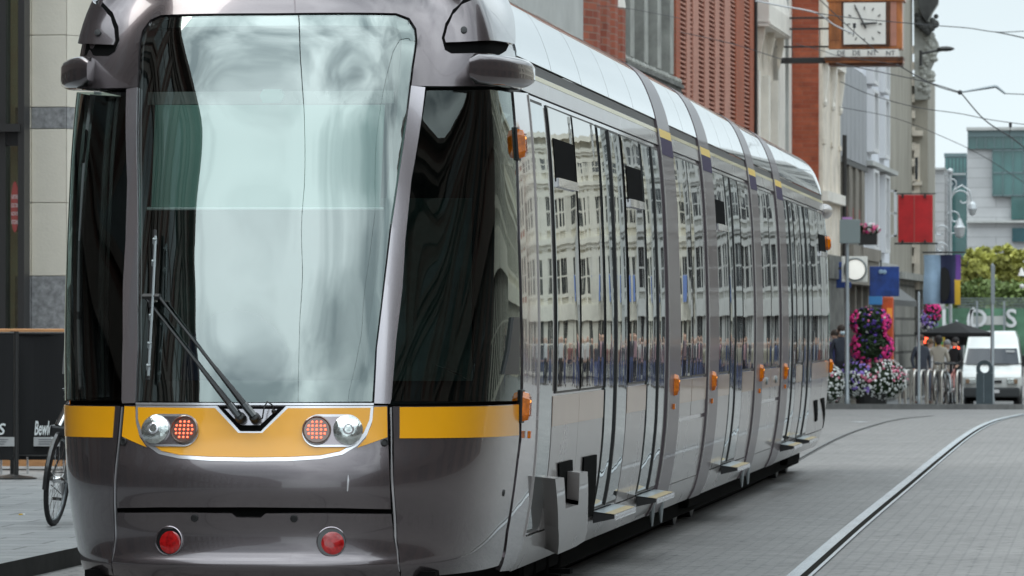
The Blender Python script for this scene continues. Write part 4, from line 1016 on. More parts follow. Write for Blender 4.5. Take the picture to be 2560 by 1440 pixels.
part('carved_dark_cornice', mb, mat('dark_stone', (.05, .05, .048), .9, var=.4), r)  # whole cornice in one near-black stone tone
mb = MB()
for k in range(22):
    p = W(2326 + random.uniform(-14, 14) - (k * .6), 90 + k * 6.5, Y9 - .3); mb.ball(p, random.uniform(.08, .2), .15, random.uniform(.08, .22), 8)
part('carving', mb, M_('grey_stone'), r)
# ---- dark steel gable strut beside clock seen at (2260-2285, 90-160)
# ================================================================== LEFT NEAR BUILDING
YB = 55.0
brickmat('pale_block', (.56, .53, .44), (.52, .49, .41), (.20, .19, .16), 2.6, .83, .018, 'x', off=0, var=.07, rough=.8, bump=.006)
mat('granite_band', (.26, .26, .265), .6, var=.45, vscale=14)
def zy(py, Y=YB, px=100): return W(px, py, Y).z
r = thing('building', (XW(165, YB), YB, .12), 'cream stone shop corner with speckled granite bands at the left of the picture', 'building')
xa, xb = XW(60, YB), XW(166, YB)
def strips(x0, x1, m, z0, z1, nm, p=0): mb = MB(); mb.box(x0, x1, YB - p, YB + 6, z0, z1); return part(nm, mb, M_(m), r)
mat('block_cream', (.72, .67, .575), .75, var=.07, vscale=1.5, bump=.003, bscale=30)
zs = [10, zy(88), zy(268), zy(322), zy(507), zy(690), zy(835), .12]
kinds = ['block_cream', 'block_cream', 'granite_band', 'block_cream', 'block_cream', 'granite_band', 'granite_band']
for k in range(7):
    g_ = .003; z1, z0 = zs[k] - g_, zs[k + 1] + g_
    mb = MB(); mb.bev(XW(78, YB), xb - g_, YB, YB + .4, z0, z1, .008); part('stone_block', mb, M_(kinds[k]), r)
    mb = MB(); mb.add([(xb + g_, YB, z0), (xb + .32, YB + .55, z0), (xb + .32, YB + 6, z0), (xb + g_, YB + 6, z0), (xb + g_, YB, z1), (xb + .32, YB + .55, z1), (xb + .32, YB + 6, z1), (xb + g_, YB + 6, z1)], [(3, 2, 1, 0), (4, 5, 6, 7), (0, 1, 5, 4), (1, 2, 6, 5), (2, 3, 7, 6), (3, 0, 4, 7)]); part('stone_block', mb, M_(kinds[k] if k != 2 else 'granite_band'), r)
    mb = MB(); mb.bev(XW(64, YB), XW(77, YB), YB - .05, YB + .4, z0, z1, .008); part('stone_reveal', mb, M_(kinds[k] if k != 2 else 'block_cream'), r)
mb = MB(); mb.box(XW(62, YB), xb + .3, YB + .4, YB + 6, .12, 10); part('wall_core', mb, M_('granite_band'), r)
mb = MB(); mb.box(-40, XW(-201, YB), YB - .2, YB + 8, .12, 10); part('side_wall', mb, M_('block_cream'), r)
mb = MB(); mb.box(-13.3, -11.75, 61, 92, -.5, 11); part('rear_range', mb, M_('pale_concrete'), r)
# taller pale block set back behind
x_ = XW(166, 66); mb = MB(); mb.box(x_, x_ + .9, 66, 74, .12, 10); part('rear_wall', mb, M_('white_render'), r)
# shop window
r2 = thing('shop_window', (XW(30, YB), YB - .3, .12), 'tall dark framed shop window at the left edge with a red oval sale sticker', 'shop window')
YW = YB - .35
mb = MB(); mb.box(XW(49, YW), XW(65, YW), YW - .1, YW + .2, .12, 10); part('frame_post', mb, M_('dark_metal'), r2)
mb = MB(); mb.box(XW(0, YW), XW(16, YW), YW - .05, YW + .2, .12, 10); part('frame_post', mb, M_('dark_metal'), r2)
mb = MB(); mb.box(XW(-200, YW), XW(56, YW), YW - .14, YW + .15, zy(330, YW), zy(310, YW)); part('transom', mb, M_('dark_metal'), r2)
mb = MB(); mb.box(XW(-200, YW), XW(50, YW), YW - .02, YW + .15, zy(364, YW), zy(331, YW)); part('lintel', mb, M_('black_rubber'), r2)
glassmat('shop_glass', (.9, .95, .85), .12, .9, gtint=(.8, .85, .8))
mb = MB(); mb.box(XW(-200, YW), XW(50, YW), YW + .06, YW + .075, .3, zy(365, YW)); mb.box(XW(-200, YW), XW(50, YW), YW + .06, YW + .075, zy(309, YW), 9.8); part('shop_pane', mb, M_('shop_glass'), r2)
mb = MB(); mb.box(XW(-200, YB), XW(49, YB), YB + .1, YB + .6, .12, 10)
part('reveal_stone', mb, M_('block_cream'), r2)
mb = MB(); mb.box(XW(18, YW), XW(48, YW), YB + .05, YB + .1, zy(322), zy(268)); mb.box(XW(18, YW), XW(48, YW), YB + .05, YB + .1, .3, zy(690)); part('granite_band', mb, M_('granite_band'), r2)
mb = MB(); cx, cz = XW(35, YW), zy(517, YW, 35); mb.prism([(cx + .047 * math.cos(t * math.pi / 14), cz + .29 * math.sin(t * math.pi / 14)) for t in range(28)], YW + .04, YW + .055, 'y'); st = part('sale_sticker', mb, mat('sticker_red', (.48, .10, .09), .5), r2)
for k, s_ in enumerate(('FURTHER', 'REDUCTIONS', 'NOW IN', 'STORE')):
    vs, fs = text_mb(s_, .07, .001); mb = MB(); sc = min(1, .082 / (max(v.x for v in vs) - min(v.x for v in vs)))
    mb.add([(cx + v.x * sc, YW + .036 + v.z, cz + .11 - k * .095 + v.y * 1.0) for v in vs], fs); part('sticker_text', mb, M_('paper_white'), st)
# ================================================================== MODERN BUILDINGS FAR OFF
brickmat('limestone', (.50, .50, .505), (.44, .44, .445), (.30, .30, .30), 6, .8, .03, 'x', var=.08, bump=0)
mat('curtain_glass', (.055, .15, .145), .12, .3, 1, var=.5, vscale=.16)
mat('curtain_dark', (.03, .09, .11), .1, .3, 1, var=.4, vscale=.2)
mat('mullion_grey', (.16, .22, .23), .5, .4)
YM = 400.0
def pxbox(mb, x0, x1, yt, yb, Y, d=6, dz=0):
    a = W(x0, yt, Y); b = W(x1, yb, Y); mb.box(a.x, b.x, Y, Y + d, b.z, a.z); return mb
r = thing('office_building', W(2480, 830, YM), 'modern pale stone office block with green glass curtain walls, far right', 'building')
mb = MB(); pxbox(mb, 2418, 2760, 372, 860, YM, 20); part('wall', mb, M_('limestone'), r)
o = part('glass_storey', pxbox(MB(), 2419, 2760, 325, 371, YM - .3, 20), M_('curtain_glass'), r)
mb = MB()
for k in range(12): pxbox(mb, 2419 + k * 22, 2421 + k * 22, 326, 371, YM - .5, .3)
pxbox(mb, 2419, 2760, 322, 340, YM - .6, .5); part('storey_mullions', mb, M_('mullion_grey'), o)
part('roof_slab', pxbox(MB(), 2416, 2760, 318, 324, YM - 1, 22), M_('pale_concrete'), r)
o = part('curtain_wall', pxbox(MB(), 2480, 2760, 374, 490, YM - .4, 1), M_('curtain_glass'), r)
mb = MB()
for k in range(10): pxbox(mb, 2480 + k * 26, 2481.5 + k * 26, 374, 490, YM - .6, .3)
for yy in (374, 430, 487): pxbox(mb, 2480, 2760, yy, yy + 2, YM - .6, .3)
part('curtain_mullions', mb, M_('mullion_grey'), o)
part('curtain_wall', pxbox(MB(), 2528, 2760, 490, 548, YM - .4, 1), M_('curtain_glass'), r)
part('curtain_wall', pxbox(MB(), 2530, 2760, 570, 604, YM - .4, 1), M_('curtain_dark'), r)
part('stone_ledge', pxbox(MB(), 2416, 2760, 551, 556, YM - .6, 1), M_('pale_concrete'), r)
r = thing('office_building', W(2388, 830, 430), 'dark glass tower block standing between two pale stone walls', 'building')
part('wall', pxbox(MB(), 2362, 2418, 392, 860, 430, 20), M_('curtain_dark'), r); part('roof', pxbox(MB(), 2360, 2416, 383, 392, 429.5, 20), M_('mullion_grey'), r)
for k in range(6): part('glass_strip', pxbox(MB(), 2364 + k * 9, 2370 + k * 9, 394, 440, 429.6, .3), M_('curtain_glass'), r)
part('glass_face', pxbox(MB(), 2376, 2416, 470, 640, 429.6, .3), M_('curtain_glass'), r)
r = thing('office_building', W(2340, 830, 415), 'low pale stone block just right of the carved corner building', 'building')
part('wall', pxbox(MB(), 2280, 2362, 424, 860, 415, 10), M_('limestone'), r); part('parapet', pxbox(MB(), 2280, 2362, 419, 424, 414.6, 11), M_('pale_concrete'), r)
# ================================================================== STREET FRONTS REFLECTED IN THE GLASS (right of and behind the camera)
mat('dark_trim', (.10, .075, .065), .8, var=.2)  # dark trim tone, kept close to the brick
brickmat('dublin_brick', (.13, .05, .038), (.10, .04, .03), (.11, .08, .07), .23, .08, .01, 'xy', var=.2)
def terrace(base, d, nbays, bay, storeys, hs, wallm, trimm, winm, label, rootname='building', bayed=True, depth=9, parapet=1.2):
    """a stretch of street front; d is its direction, the street lies to the left of d turned by -90 degrees"""
    d = Vector(d).normalized(); n = Vector((d.y, -d.x, 0)); base = Vector(base)
    T = lambda p: base + d * p.x + n * p.y + Vector((0, 0, p.z)); Ln = nbays * bay; H = sum(hs)
    r = thing(rootname, base, label, 'building')
    mb = mk(T); mb.box(0, Ln, -depth, 0, -1.5, H + parapet); part('wall', mb, M_(wallm), r)
    z = 0
    mb = mk(T)
    for h in hs:
        z += h
        if z == h: mb.box(.3, Ln - .3, .36, .42, z - .9, z - .05)
        mb.box(-.1, Ln + .1, 0, .35, z - .28, z); mb.box(-.1, Ln + .1, 0, .22, z - .5, z - .28)
    mb.box(-.1, Ln + .1, 0, .6, H + parapet - .35, H + parapet)
    for k in range(nbays + 1): mb.box(k * bay - .3, k * bay + .3, 0, .18, 0, H)
    part('stone_dressings', mb, M_(trimm), r)
    proto = None; z = 0
    for si, h in enumerate(hs):
        for k in range(nbays):
            x = k * bay + bay * .24; w = bay * .52
            if proto is None or si != ps:
                mb = MB(); mb.T = lambda p: d * p.x + n * p.y + Vector((0, 0, p.z)); hh = h - 1.5 if si else h - .9
                mb.box(-.18, w + .18, 0, .12, -.2, 0); mb.box(-.18, 0, 0, .12, 0, hh); mb.box(w, w + .18, 0, .12, 0, hh); mb.box(-.25, w + .25, 0, .2, hh, hh + .3)
                mb.box(0, w, .02, .07, hh * .5 - .04, hh * .5 + .04); mb.box(w * .5 - .04, w * .5 + .04, .02, .07, 0, hh)
                o = part('window', mb, M_(trimm), r, world=False); mb2 = MB(); mb2.T = mb.T; mb2.box(0, w, 0, .04, 0, hh); q_ = part('pane', mb2, M_(winm), o, world=False); proto = o; ps = si
            else:
                o = copy_tree(proto, r)
            o.location = d * x + Vector((0, 0, z + (.55 if si else .2)))
        z += h
    return r
mat('georgian_stone', (.60, .565, .47), .7, var=.45, vscale=.8)
for k_, (x_, z_) in enumerate(((5.2, 4.1), (11.0, 4.3))):
    mb = MB(); mb.box(x_, x_ + .8, 184.6, 184.65, z_ - 1.3, z_); mb.box(x_ - .1, x_ + .9, 184.6, 185.9, z_, z_ + .05); o = part('flag', mb, mat('flag_blue', (.16, .24, .5), .7)); tag(o, 'blue flag on the far terrace right of the frame, seen only as a reflection', 'flag', 'blue flags on the mirrored terrace')
mat('georgian_trim', (.70, .67, .58), .7, var=.1)
terrace((-.4, 184.5, -1.1), (1, 0, 0), 4, 2.6, 4, [4.2, 3.4, 3.0, 2.6], 'grey_stone', 'pale_concrete', 'win_dark', 'darker grey stone house front facing up the street, mirrored in the rear windows', parapet=.6)
terrace((20.5, 183.5, -1.1), (1, 0, 0), 3, 2.6, 4, [4.2, 3.4, 3.2, 2.9], 'red_brick', 'georgian_trim', 'win_dark', 'red brick house front facing up the street, mirrored in the tram windows', parapet=.6)
terrace((10.2, 186, -1.1), (1, 0, 0), 14, 2.1, 4, [4.0, 3.3, 2.8, 2.2], 'georgian_stone', 'georgian_trim', 'win_dark', 'pale ornate stone terrace facing up the street, mirrored in the tram windows', parapet=.8)
terrace((27, 180, -.6), (0, -1, 0), 20, 3.6, 3, [4.4, 3.8, 3.4], 'georgian_stone', 'georgian_trim', 'win_dark', 'long pale stone terrace along the far right hand side of the street')
terrace((22, 104, 0), (0, -1, 0), 15, 3.6, 3, [4.4, 4.0, 3.4], 'grey_stone', 'georgian_trim', 'win_dark', 'grey stone terrace along the near right hand side of the street')
terrace((13.5, 44, 0), (0, -1, 0), 9, 3.6, 3, [4.6, 4.0, 3.6], 'dublin_brick', 'dark_trim', 'win_dark', 'dark brick terrace beside the camera on the right')
terrace((20, 10, 0), (0, -1, 0), 16, 3.6, 2, [4.6, 4.0], 'dublin_brick', 'dark_trim', 'win_dark', 'low dark brick terrace behind the camera on the right')
terrace((-13.8, -70, 0), (0, 1, 0), 32, 3.6, 3, [4.6, 4.0, 3.6], 'dublin_brick', 'dark_trim', 'win_dark', 'dark brick terrace beside and behind the camera on the left')
# ================================================================== CLOCK, SIGNS, LAMPS, WIRES
mat('copper_case', (.42, .14, .035), .45, .3, .3, var=.5, vscale=2.5, stretch=(1, 1, .4))
mat('copper_dark', (.10, .04, .02), .5, .3, var=.4)
mat('clock_white', (.80, .79, .75), .5)
mat('steel_post', (.30, .33, .35), .4, .5)
mat('wire_dark', (.05, .05, .055), .5, .3)
mat('wire_white', (.6, .6, .62), .5)
YC = 139.0
pw = lambda px, py, Y=YC: W(px, py, Y)
r = thing('street_clock', pw(2160, 160), 'square white clock in a copper case on a bracket above the tram', 'clock')
def bx(name, x0, x1, yt, yb, Y, d, m, parent, bev=0):
    a = W(x0, yt, Y); b = W(x1, yb, Y); mb = MB()
    if bev: mb.bev(a.x, b.x, Y, Y + d, b.z, a.z, bev)
    else: mb.box(a.x, b.x, Y, Y + d, b.z, a.z)
    return part(name, mb, M_(m) if isinstance(m, str) else m, parent)
bx('case', 2071, 2256, -8, 122, YC, .9, 'copper_case', r, .03)
for k in range(4): bx('case_flute', 2074 + k * 8, 2079 + k * 8, 4, 100, YC - .04, .04, 'copper_case', r)
bx('case_top', 2066, 2262, -14, 2, YC - .1, 1.1, 'copper_case', r, .02)
bx('face_frame', 2104, 2224, 1, 116, YC - .08, .08, 'copper_dark', r)
f = bx('clock_face', 2109, 2214, 7, 110, YC - .12, .05, 'clock_white', r)
bx('side_panel', 2226, 2241, 4, 114, YC - .05, .06, 'pink_mullion', r)
c = pw(2161, 60, YC - .14); s_ = FPX / YC / .9927
mb = MB()
for k in range(12):
    a = k * math.pi / 6; dx, dz = math.sin(a), math.cos(a); q_ = .50 / max(abs(dx), abs(dz)) * (1 if k % 3 == 0 else .98)
    if k % 3: q_ = min(q_, .53)
    p0 = c + Vector((dx * (q_ - .10), 0, dz * (q_ - .10))); p1 = c + Vector((dx * (q_ - .01), 0, dz * (q_ - .01))); mb.tube([p0, p1], .014, 4)
part('hour_marks', mb, M_('black_rubber'), f)
mb = MB(); mb.tube([c + Vector((.04, -.02, -.12)), pw(2136, 12, YC - .16)], [.028, .016], 6); part('minute_hand', mb, M_('black_rubber'), f)
mb = MB(); mb.tube([c + Vector((-.10, -.03, 0)), pw(2193, 57, YC - .17)], [.035, .025], 6); part('hour_hand', mb, M_('black_rubber'), f)
npl = bx('name_plate', 2064, 2246, 124, 142, YC - .1, .9, 'clock_white', r)
for s__, px in (('DE', 2103), ('DE', 2141), ('NT', 2180), ('NT', 2226)):
    vs, fs = text_mb(s__, .19, .004); q_ = pw(px, 133, YC - .11); mb = MB(); mb.add([(q_.x + v.x, q_.y - v.z - .005, q_.z + v.y) for v in vs], fs); part('lettering', mb, M_('cladding_gap'), npl)
bx('ledge', 2060, 2258, 142.5, 150, YC - .2, 1.1, 'copper_dark', r); bx('ledge', 2064, 2258, 151, 156, YC - .1, 1.0, 'copper_case', r); bx('ledge', 2072, 2256, 157, 163, YC, .9, 'copper_dark', r)
for yy in (45, 72, 117): bx('bracket_bar', 1941, 2076, yy - 1.8, yy + 1.8, YC + .4, .05, 'dark_metal', r)
bx('bracket_beam', 1944, 2064, 144, 158, YC + .3, .15, 'dark_metal', r, .02)
for xx in (1979, 2048): bx('bracket_strut', xx, xx + 2, 72, 146, YC + .38, .03, 'dark_metal', r)
# overhead wires
wires = [
 ([(1890, 2), (1950, 14), (2040, 32), (2085, 62), (2136, 86)], 96, .017, 'wire_white', 'thick pale twisted span wire crossing in front of the clock case'),
 ([(2040, 33), (2150, 47), (2330, 63), (2420, 70), (2490, 80), (2560, 78)], 96, .010, 'wire_dark', 'nearly level wire running over the clock face to the right edge'),
 ([(2490, 80), (2530, 88), (2600, 104)], 96, .013, 'wire_dark', 'short thick wire branching down at the top right corner'),
 ([(2040, -10), (2120, 66), (2195, 131)], 98, .010, 'wire_dark', 'steep diagonal wire in front of the clock face'),
 ([(2090, 158), (2200, 180), (2320, 206), (2400, 230)], 98, .010, 'wire_dark', 'wire passing just below the clock to the cranked registration arm'),
 ([(2240, 160), (2330, 210), (2400, 233)], 99, .012, 'wire_dark', 'wire from the clock corner down to the cranked registration arm'),
 ([(2402, 232), (2462, 300), (2530, 345), (2600, 400)], 99, .013, 'wire_dark', 'wire dropping from the registration arm over the office block'),
 ([(2513, 234), (2560, 236), (2620, 240)], 98, .010, 'wire_dark', 'short wire from the tip of the registration arm to the right edge'),
 ([(2100, 204), (2180, 238), (2290, 268), (2400, 284), (2480, 300), (2600, 316)], 102, .009, 'wire_dark', 'long wire sloping below the registration arm to the right edge'),
 ([(2100, 268), (2240, 296), (2380, 352), (2470, 398), (2580, 470)], 105, .007, 'wire_dark', 'thin wire sloping down towards the office block roof'),
 ([(1700, 80), (1800, 102), (1860, 118), (1960, 150)], 98, .008, 'wire_dark', 'thin wire across the orange red brick front'),
 ([(1450, 10), (1560, 20), (1640, 34), (1700, 46)], 98, .006, 'wire_dark', 'thin wire across the grey ornate stone front'),
 ([(1990, 110), (2060, 128), (2100, 140), (2235, 160)], 100, .007, 'wire_dark', 'thin wire running behind the clock bracket bars')]
for pts, Y, rad, m, lab in wires:
    mb = MB(); P_ = smooth_path([W(a, b, Y + i * 1.5) for i, (a, b) in enumerate(pts)], 6); mb.tube(P_, rad, 6)
    o = part('overhead_wire', mb, M_(m), None); tag(o, lab, 'wire', 'overhead wires of the tramway')
for x_, lb in ((XC, 'contact wire running above the tram, over the track'), (-.9, 'contact wire above the empty track to the right of the tram')):
    mb = MB(); mb.tube([(x_ + .25 * math.sin(k), -150 + k * 16, 5.6) for k in range(14)], .009, 6); o = part('overhead_wire', mb, M_('wire_dark')); tag(o, lb, 'wire', 'overhead wires of the tramway')
r = thing('registration_arm', W(2400, 232, 98), 'grey cranked steel arm holding the overhead wires against the sky', 'wire arm')
mb = MB(); mb.tube([W(2400, 231, 98), W(2487, 216, 98), W(2492, 217, 98), W(2513, 234, 98)], [.016, .034, .032, .02], 8); part('arm', mb, M_('steel_post'), r, smooth=True)
mb = MB(); mb.ball(W(2400, 231, 98), .05); part('clamp', mb, M_('wire_dark'), r)
for px, py, Y, lab in ((2136, 70, 97, 'small dark insulator hanging in front of the clock face'), (2526, 318, 99, 'small dark clamp on the wires over the office block')):
    mb = MB(); mb.tube([W(px, py - 12, Y), W(px, py, Y)], .03, 8); mb.tube([W(px, py, Y), W(px - 3, py + 22, Y)], .008, 5); o = part('wire_clamp', mb, M_('wire_dark')); tag(o, lab, 'wire clamp')
# wall lamp against the sky
YL = 185
r = thing('wall_lamp', W(2302, 150, YL), 'dark wall lamp on an arm sticking out over the street below the carved pediment', 'street lamp')
mb = MB(); mb.tube([W(2302, 126, YL), W(2302, 165, YL)], .06, 8); mb.tube([W(2302, 134, YL), W(2345, 126, YL)], .045, 8); part('arm', mb, M_('dark_metal'), r)
mb = MB(); a = W(2364, 122, YL); mb.ball(a, .33, .22, .10, 12); mb.tube([W(2344, 127, YL), W(2386, 122, YL)], [.05, .03], 8); part('lamp_head', mb, M_('dark_metal'), r, smooth=True)
# hanging signs
def hang_sign(name, x0, x1, y0, y1, Y, m, label, cat='sign', d=.08, bar=True):
    a = W(x0, y0, Y); b = W(x1, y1, Y); r = thing(name, (a.x, Y, b.z), label, cat)
    mb = MB(); mb.bev(a.x, b.x, Y, Y + d, b.z, a.z, .02); part('panel', mb, M_(m), r)
    return r, a, b
mat('sign_red', (.52, .012, .016), .45, var=.25, vscale=1.6, coat=.4)
mat('sign_blue', (.01, .045, .22), .4, var=.7, vscale=1.4, coat=.4)
mat('light_white', (.8, .8, .75), .5, emit=(1, .98, .92), estr=.35)
mat('cloth_pale_blue', (.30, .42, .56), .8, var=.15, vscale=2)
mat('cloth_navy', (.025, .03, .08), .8); mat('cloth_purple', (.13, .05, .26), .8); mat('cloth_gold', (.62, .38, .03), .8); mat('cloth_black', (.006, .006, .007), .8)
r, a, b = hang_sign('projecting_sign', 2245, 2332, 487, 606, 160, 'sign_red', 'big plain red banner panel projecting over the street')
bx('bar', 2240, 2340, 483, 485.5, 160, .05, 'dark_metal', r); bx('bar', 2236, 2344, 607, 611, 160, .06, 'dark_metal', r)
for xx in (2254, 2310):
    for yy in (484, 600): bx('bracket', xx, xx + 5, yy, yy + 10, 159.9, .1, 'dark_metal', r)
bx('centre_seam', 2285, 2286.5, 488, 605, 159.98, .03, 'red_panel', r)
r, a, b = hang_sign('projecting_sign', 2174, 2248, 666, 741, 150, 'sign_blue', 'square dark blue sign hung just right of the white clock box')
mb = MB(); mb.ball(W(2202, 679, 149.95), .07, .02, .07); mb.ball(W(2211, 680, 149.95), .07, .02, .07); part('sign_spots', mb, M_('cloth_pale_blue'), r)
bx('hanger', 2200, 2204, 650, 666, 150, .05, 'dark_metal', r)
r, a, b = hang_sign('clock_sign', 2104, 2168, 641, 705, 148, 'clock_white', 'white square box sign with a glowing round dial, just right of the tram rear', 'clock sign', .2)
c = W(2138, 674, 147.96); mb = MB(); mb.lathe([(.36, -.03), (.36, -.06), (.33, -.07), (.33, -.03)], c=c, axis='y', seg=28); part('dial_ring', mb, M_('step_grey'), r)
mb = MB(); mb.lathe([(.30, 0), (.30, -.03), (.001, -.05)], c=c, axis='y', seg=28); part('dial', mb, M_('light_white'), r)
bx('bracket', 2096, 2106, 668, 674, 148.05, .1, 'dark_metal', r)
r, a, b = hang_sign('shop_sign', 2084, 2128, 655, 720, 149.5, 'sign_blue', 'dull purple sign board half hidden behind the white clock box')
r, a, b = hang_sign('shop_sign', 2172, 2206, 740, 762, 152, mat('sky_blue_sign', (.08, .3, .65), .5) and 'sky_blue_sign', 'small bright blue sign below the dark blue sign')
# orange pillar
r = thing('shop_pillar', W(2218, 950, 156), 'bright orange red pillar behind the flower tower', 'pillar')
mat('orange_paint', (.62, .10, .025), .5, coat=.3, var=.2)
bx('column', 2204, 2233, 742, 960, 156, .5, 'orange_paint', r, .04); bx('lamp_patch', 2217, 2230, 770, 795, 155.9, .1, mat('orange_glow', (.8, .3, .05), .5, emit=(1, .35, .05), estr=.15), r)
# cloth banner
YF = 150
r = thing('street_banner', W(2355, 640, YF), 'hanging cloth banner in pale blue, navy, purple and gold', 'banner')
bx('bar', 2306, 2412, 629, 633, YF, .05, 'dark_metal', r)
def cloth(x0, x1, y0, y1, m, nm, w=0):
    mb = MB(); n = 12; vs = []
    for j in range(n + 1):
        for i in range(n + 1):
            px = x0 + (x1 - x0) * i / n + w * math.sin(j * .5); py = y0 + (y1 - y0) * j / n; p = W(px, py, YF)
            vs.append(p + Vector((0, .08 * math.sin(px * .11) + .04 * math.sin(py * .05), 0)))
    mb.s = True; mb.add(vs, [[j*(n+1)+i, j*(n+1)+i+1, (j+1)*(n+1)+i+1, (j+1)*(n+1)+i] for j in range(n) for i in range(n)])
    mb.add([v + Vector((0, .015, 0)) for v in vs], [[j*(n+1)+i, (j+1)*(n+1)+i, (j+1)*(n+1)+i+1, j*(n+1)+i+1] for j in range(n) for i in range(n)]); return part(nm, mb, M_(m), r, recalc=False)
cloth(2309, 2351, 637, 760, 'cloth_pale_blue', 'blue_cloth', 1.2); cloth(2350, 2391, 637, 760, 'cloth_navy', 'navy_cloth'); cloth(2389, 2402, 636, 700, 'cloth_purple', 'purple_cloth'); cloth(2387, 2401, 699, 762, 'cloth_gold', 'gold_cloth')
mb = MB(); o_ = [(2352, 672), (2362, 667), (2372, 676), (2376, 700), (2375, 725), (2370, 748), (2358, 756), (2352, 745)]; mb.prism([(W(*p, YF).x, W(*p, YF).z) for p in o_], YF - .12, YF - .10, 'y'); part('black_patch', mb, M_('cloth_black'), r)
# ornate scroll lamp standard
YO = 165
r = thing('ornate_street_lamp', (W(2377, 800, YO).x, YO, gz(YO)), 'tall pale wrought iron lamp standard with scrolls, against the office block', 'street lamp')
mat('pale_iron', (.55, .58, .60), .45, .4)
mb = MB(); mb.tube([Vector((W(2377, 800, YO).x, YO, gz(YO))), W(2376, 430, YO)], .05, 8); mb.ball(W(2376, 428, YO), .1); part('post', mb, M_('pale_iron'), r)
def spiral(cx, cy, R0, a0, turns, sgn=1, rad=.03, n=26):
    return [W(cx + sgn * R0 * (1 - .8 * k / n) * math.cos(a0 + turns * 2 * math.pi * k / n), cy - R0 * (1 - .8 * k / n) * math.sin(a0 + turns * 2 * math.pi * k / n), YO) for k in range(n + 1)]
for (cx, cy, R0, a0, tu, sg) in ((2405, 498, 27, math.pi, -.9, 1), (2378, 458, 14, -1, 1.2, 1), (2385, 545, 20, math.pi, -1.1, 1), (2352, 580, 20, 0, 1.0, 1), (2352, 620, 16, 0, 1.2, 1)):
    mb = MB(); mb.tube(spiral(cx, cy, R0, a0, tu, sg), .028, 6); part('scroll', mb, M_('pale_iron'), r)
mb = MB(); mb.tube([W(2377, 498, YO), W(2385, 475, YO), W(2405, 463, YO), W(2424, 478, YO), W(2431, 510, YO)], .035, 6); part('lamp_arm', mb, M_('pale_iron'), r)
mb = MB(); mb.lathe([(.04, .25), (.12, .15), (.16, .0), (.10, -.18), (.02, -.24)], c=W(2431, 522, YO), seg=12); part('lantern', mb, M_('pale_iron'), r)
mb = MB(); mb.lathe([(.05, .35), (.15, .1), (.2, .05), (.14, -.25), (.05, -.3)], c=W(2399, 572, YO), seg=12); mb.tube([W(2377, 583, YO), W(2412, 583, YO)], .03, 6); part('lantern', mb, M_('pale_iron'), r)
bx('cross_bar', 2360, 2414, 433, 437, YO, .05, 'pale_iron', r)
# posts
def post(px, ytop, Y, rad, label, m='steel_post', base=None, cap=True, group=None):
    g_ = gz(Y) + .12; x = W(px, 900, Y).x; r = thing('street_post', (x, Y, g_), label, 'post', group)
    z1 = W(px, ytop, Y).z; mb = MB(); mb.lathe([(rad * 1.25, 0), (rad * 1.25, .12), (rad, .14), (rad, (z1 - g_) * .55), (rad * .8, (z1 - g_) * .56), (rad * .8, z1 - g_), (rad * .3, z1 - g_ + .03)], c=(x, Y, g_), seg=12); part('shaft', mb, M_(m), r, smooth=True); return r
r = post(2118, 552, 113.8, .055, 'slim grey post carrying the back of a grey road sign, in front of the flowers')
bx('sign_plate', 2099, 2150, 549, 608, 113.7, .05, mat('sign_back', (.25, .29, .29), .5, .4), r, .01); bx('plate_top', 2106, 2130, 543, 548, 113.7, .04, mat('lilac_paint', (.5, .25, .55), .5), r)
post(2297, 732, 114.2, .035, 'thin bright steel pole standing among the bicycle racks')
r = post(2481, 662, 117, .045, 'tall grey pole rising behind the litter bin'); bx('sleeve', 2477.5, 2487, 662, 758, 116.95, .1, 'steel_post', r)
r = thing('globe_lamp', W(2553, 705, 116), 'pale globe lamp cut by the right edge of the picture', 'street lamp')
mb = MB(); mb.ball(W(2555, 716, 116), .06); mb.lathe([(.09, .10), (.02, .28)], c=W(2554, 700, 116), seg=10); part('globe', mb, M_('clock_white'), r)
mb = MB(); mb.tube([W(2572, 690, 116), W(2572, 1005, 116)], .05, 8); mb.tube([W(2572, 692, 116), W(2555, 690, 116)], .02, 6); part('post', mb, M_('steel_post'), r)
# bicycle racks: hoops one behind the other
def hoop_mb():
    mb = MB(); pts = [(0, -.34, 0), (0, -.34, .62)] + [(0, -.34 + .16 - .16 * math.cos(a), .62 + .16 * math.sin(a)) for a in (.4, .8, 1.2, 1.57)] + [(0, .34 - .16 + .16 * math.sin(a), .62 + .16 * math.cos(a)) for a in (.0, .4, .8, 1.2, 1.57)] + [(0, .34, 0)]
    mb.tube(pts, .026, 8); return mb
mat('stainless', (.62, .60, .56), .3, .9)
proto = None
for k, px in enumerate((2256, 2270, 2291, 2308, 2325, 2341, 2360, 2398)):
    Y = 114.6 + k * .12; x = XW(px, Y)
    if proto is None: proto = part('bike_rack', hoop_mb(), M_('stainless'), None, smooth=True); o = proto
    else: o = proto.copy(); COL.objects.link(o)
    o.location = (x, Y, gz(Y) + .12); o.rotation_euler = (0, 0, R(-8)); tag(o, 'stainless steel bicycle hoop, one of a row between the flower tower and the white van', 'bike rack', 'row of steel bicycle hoops')
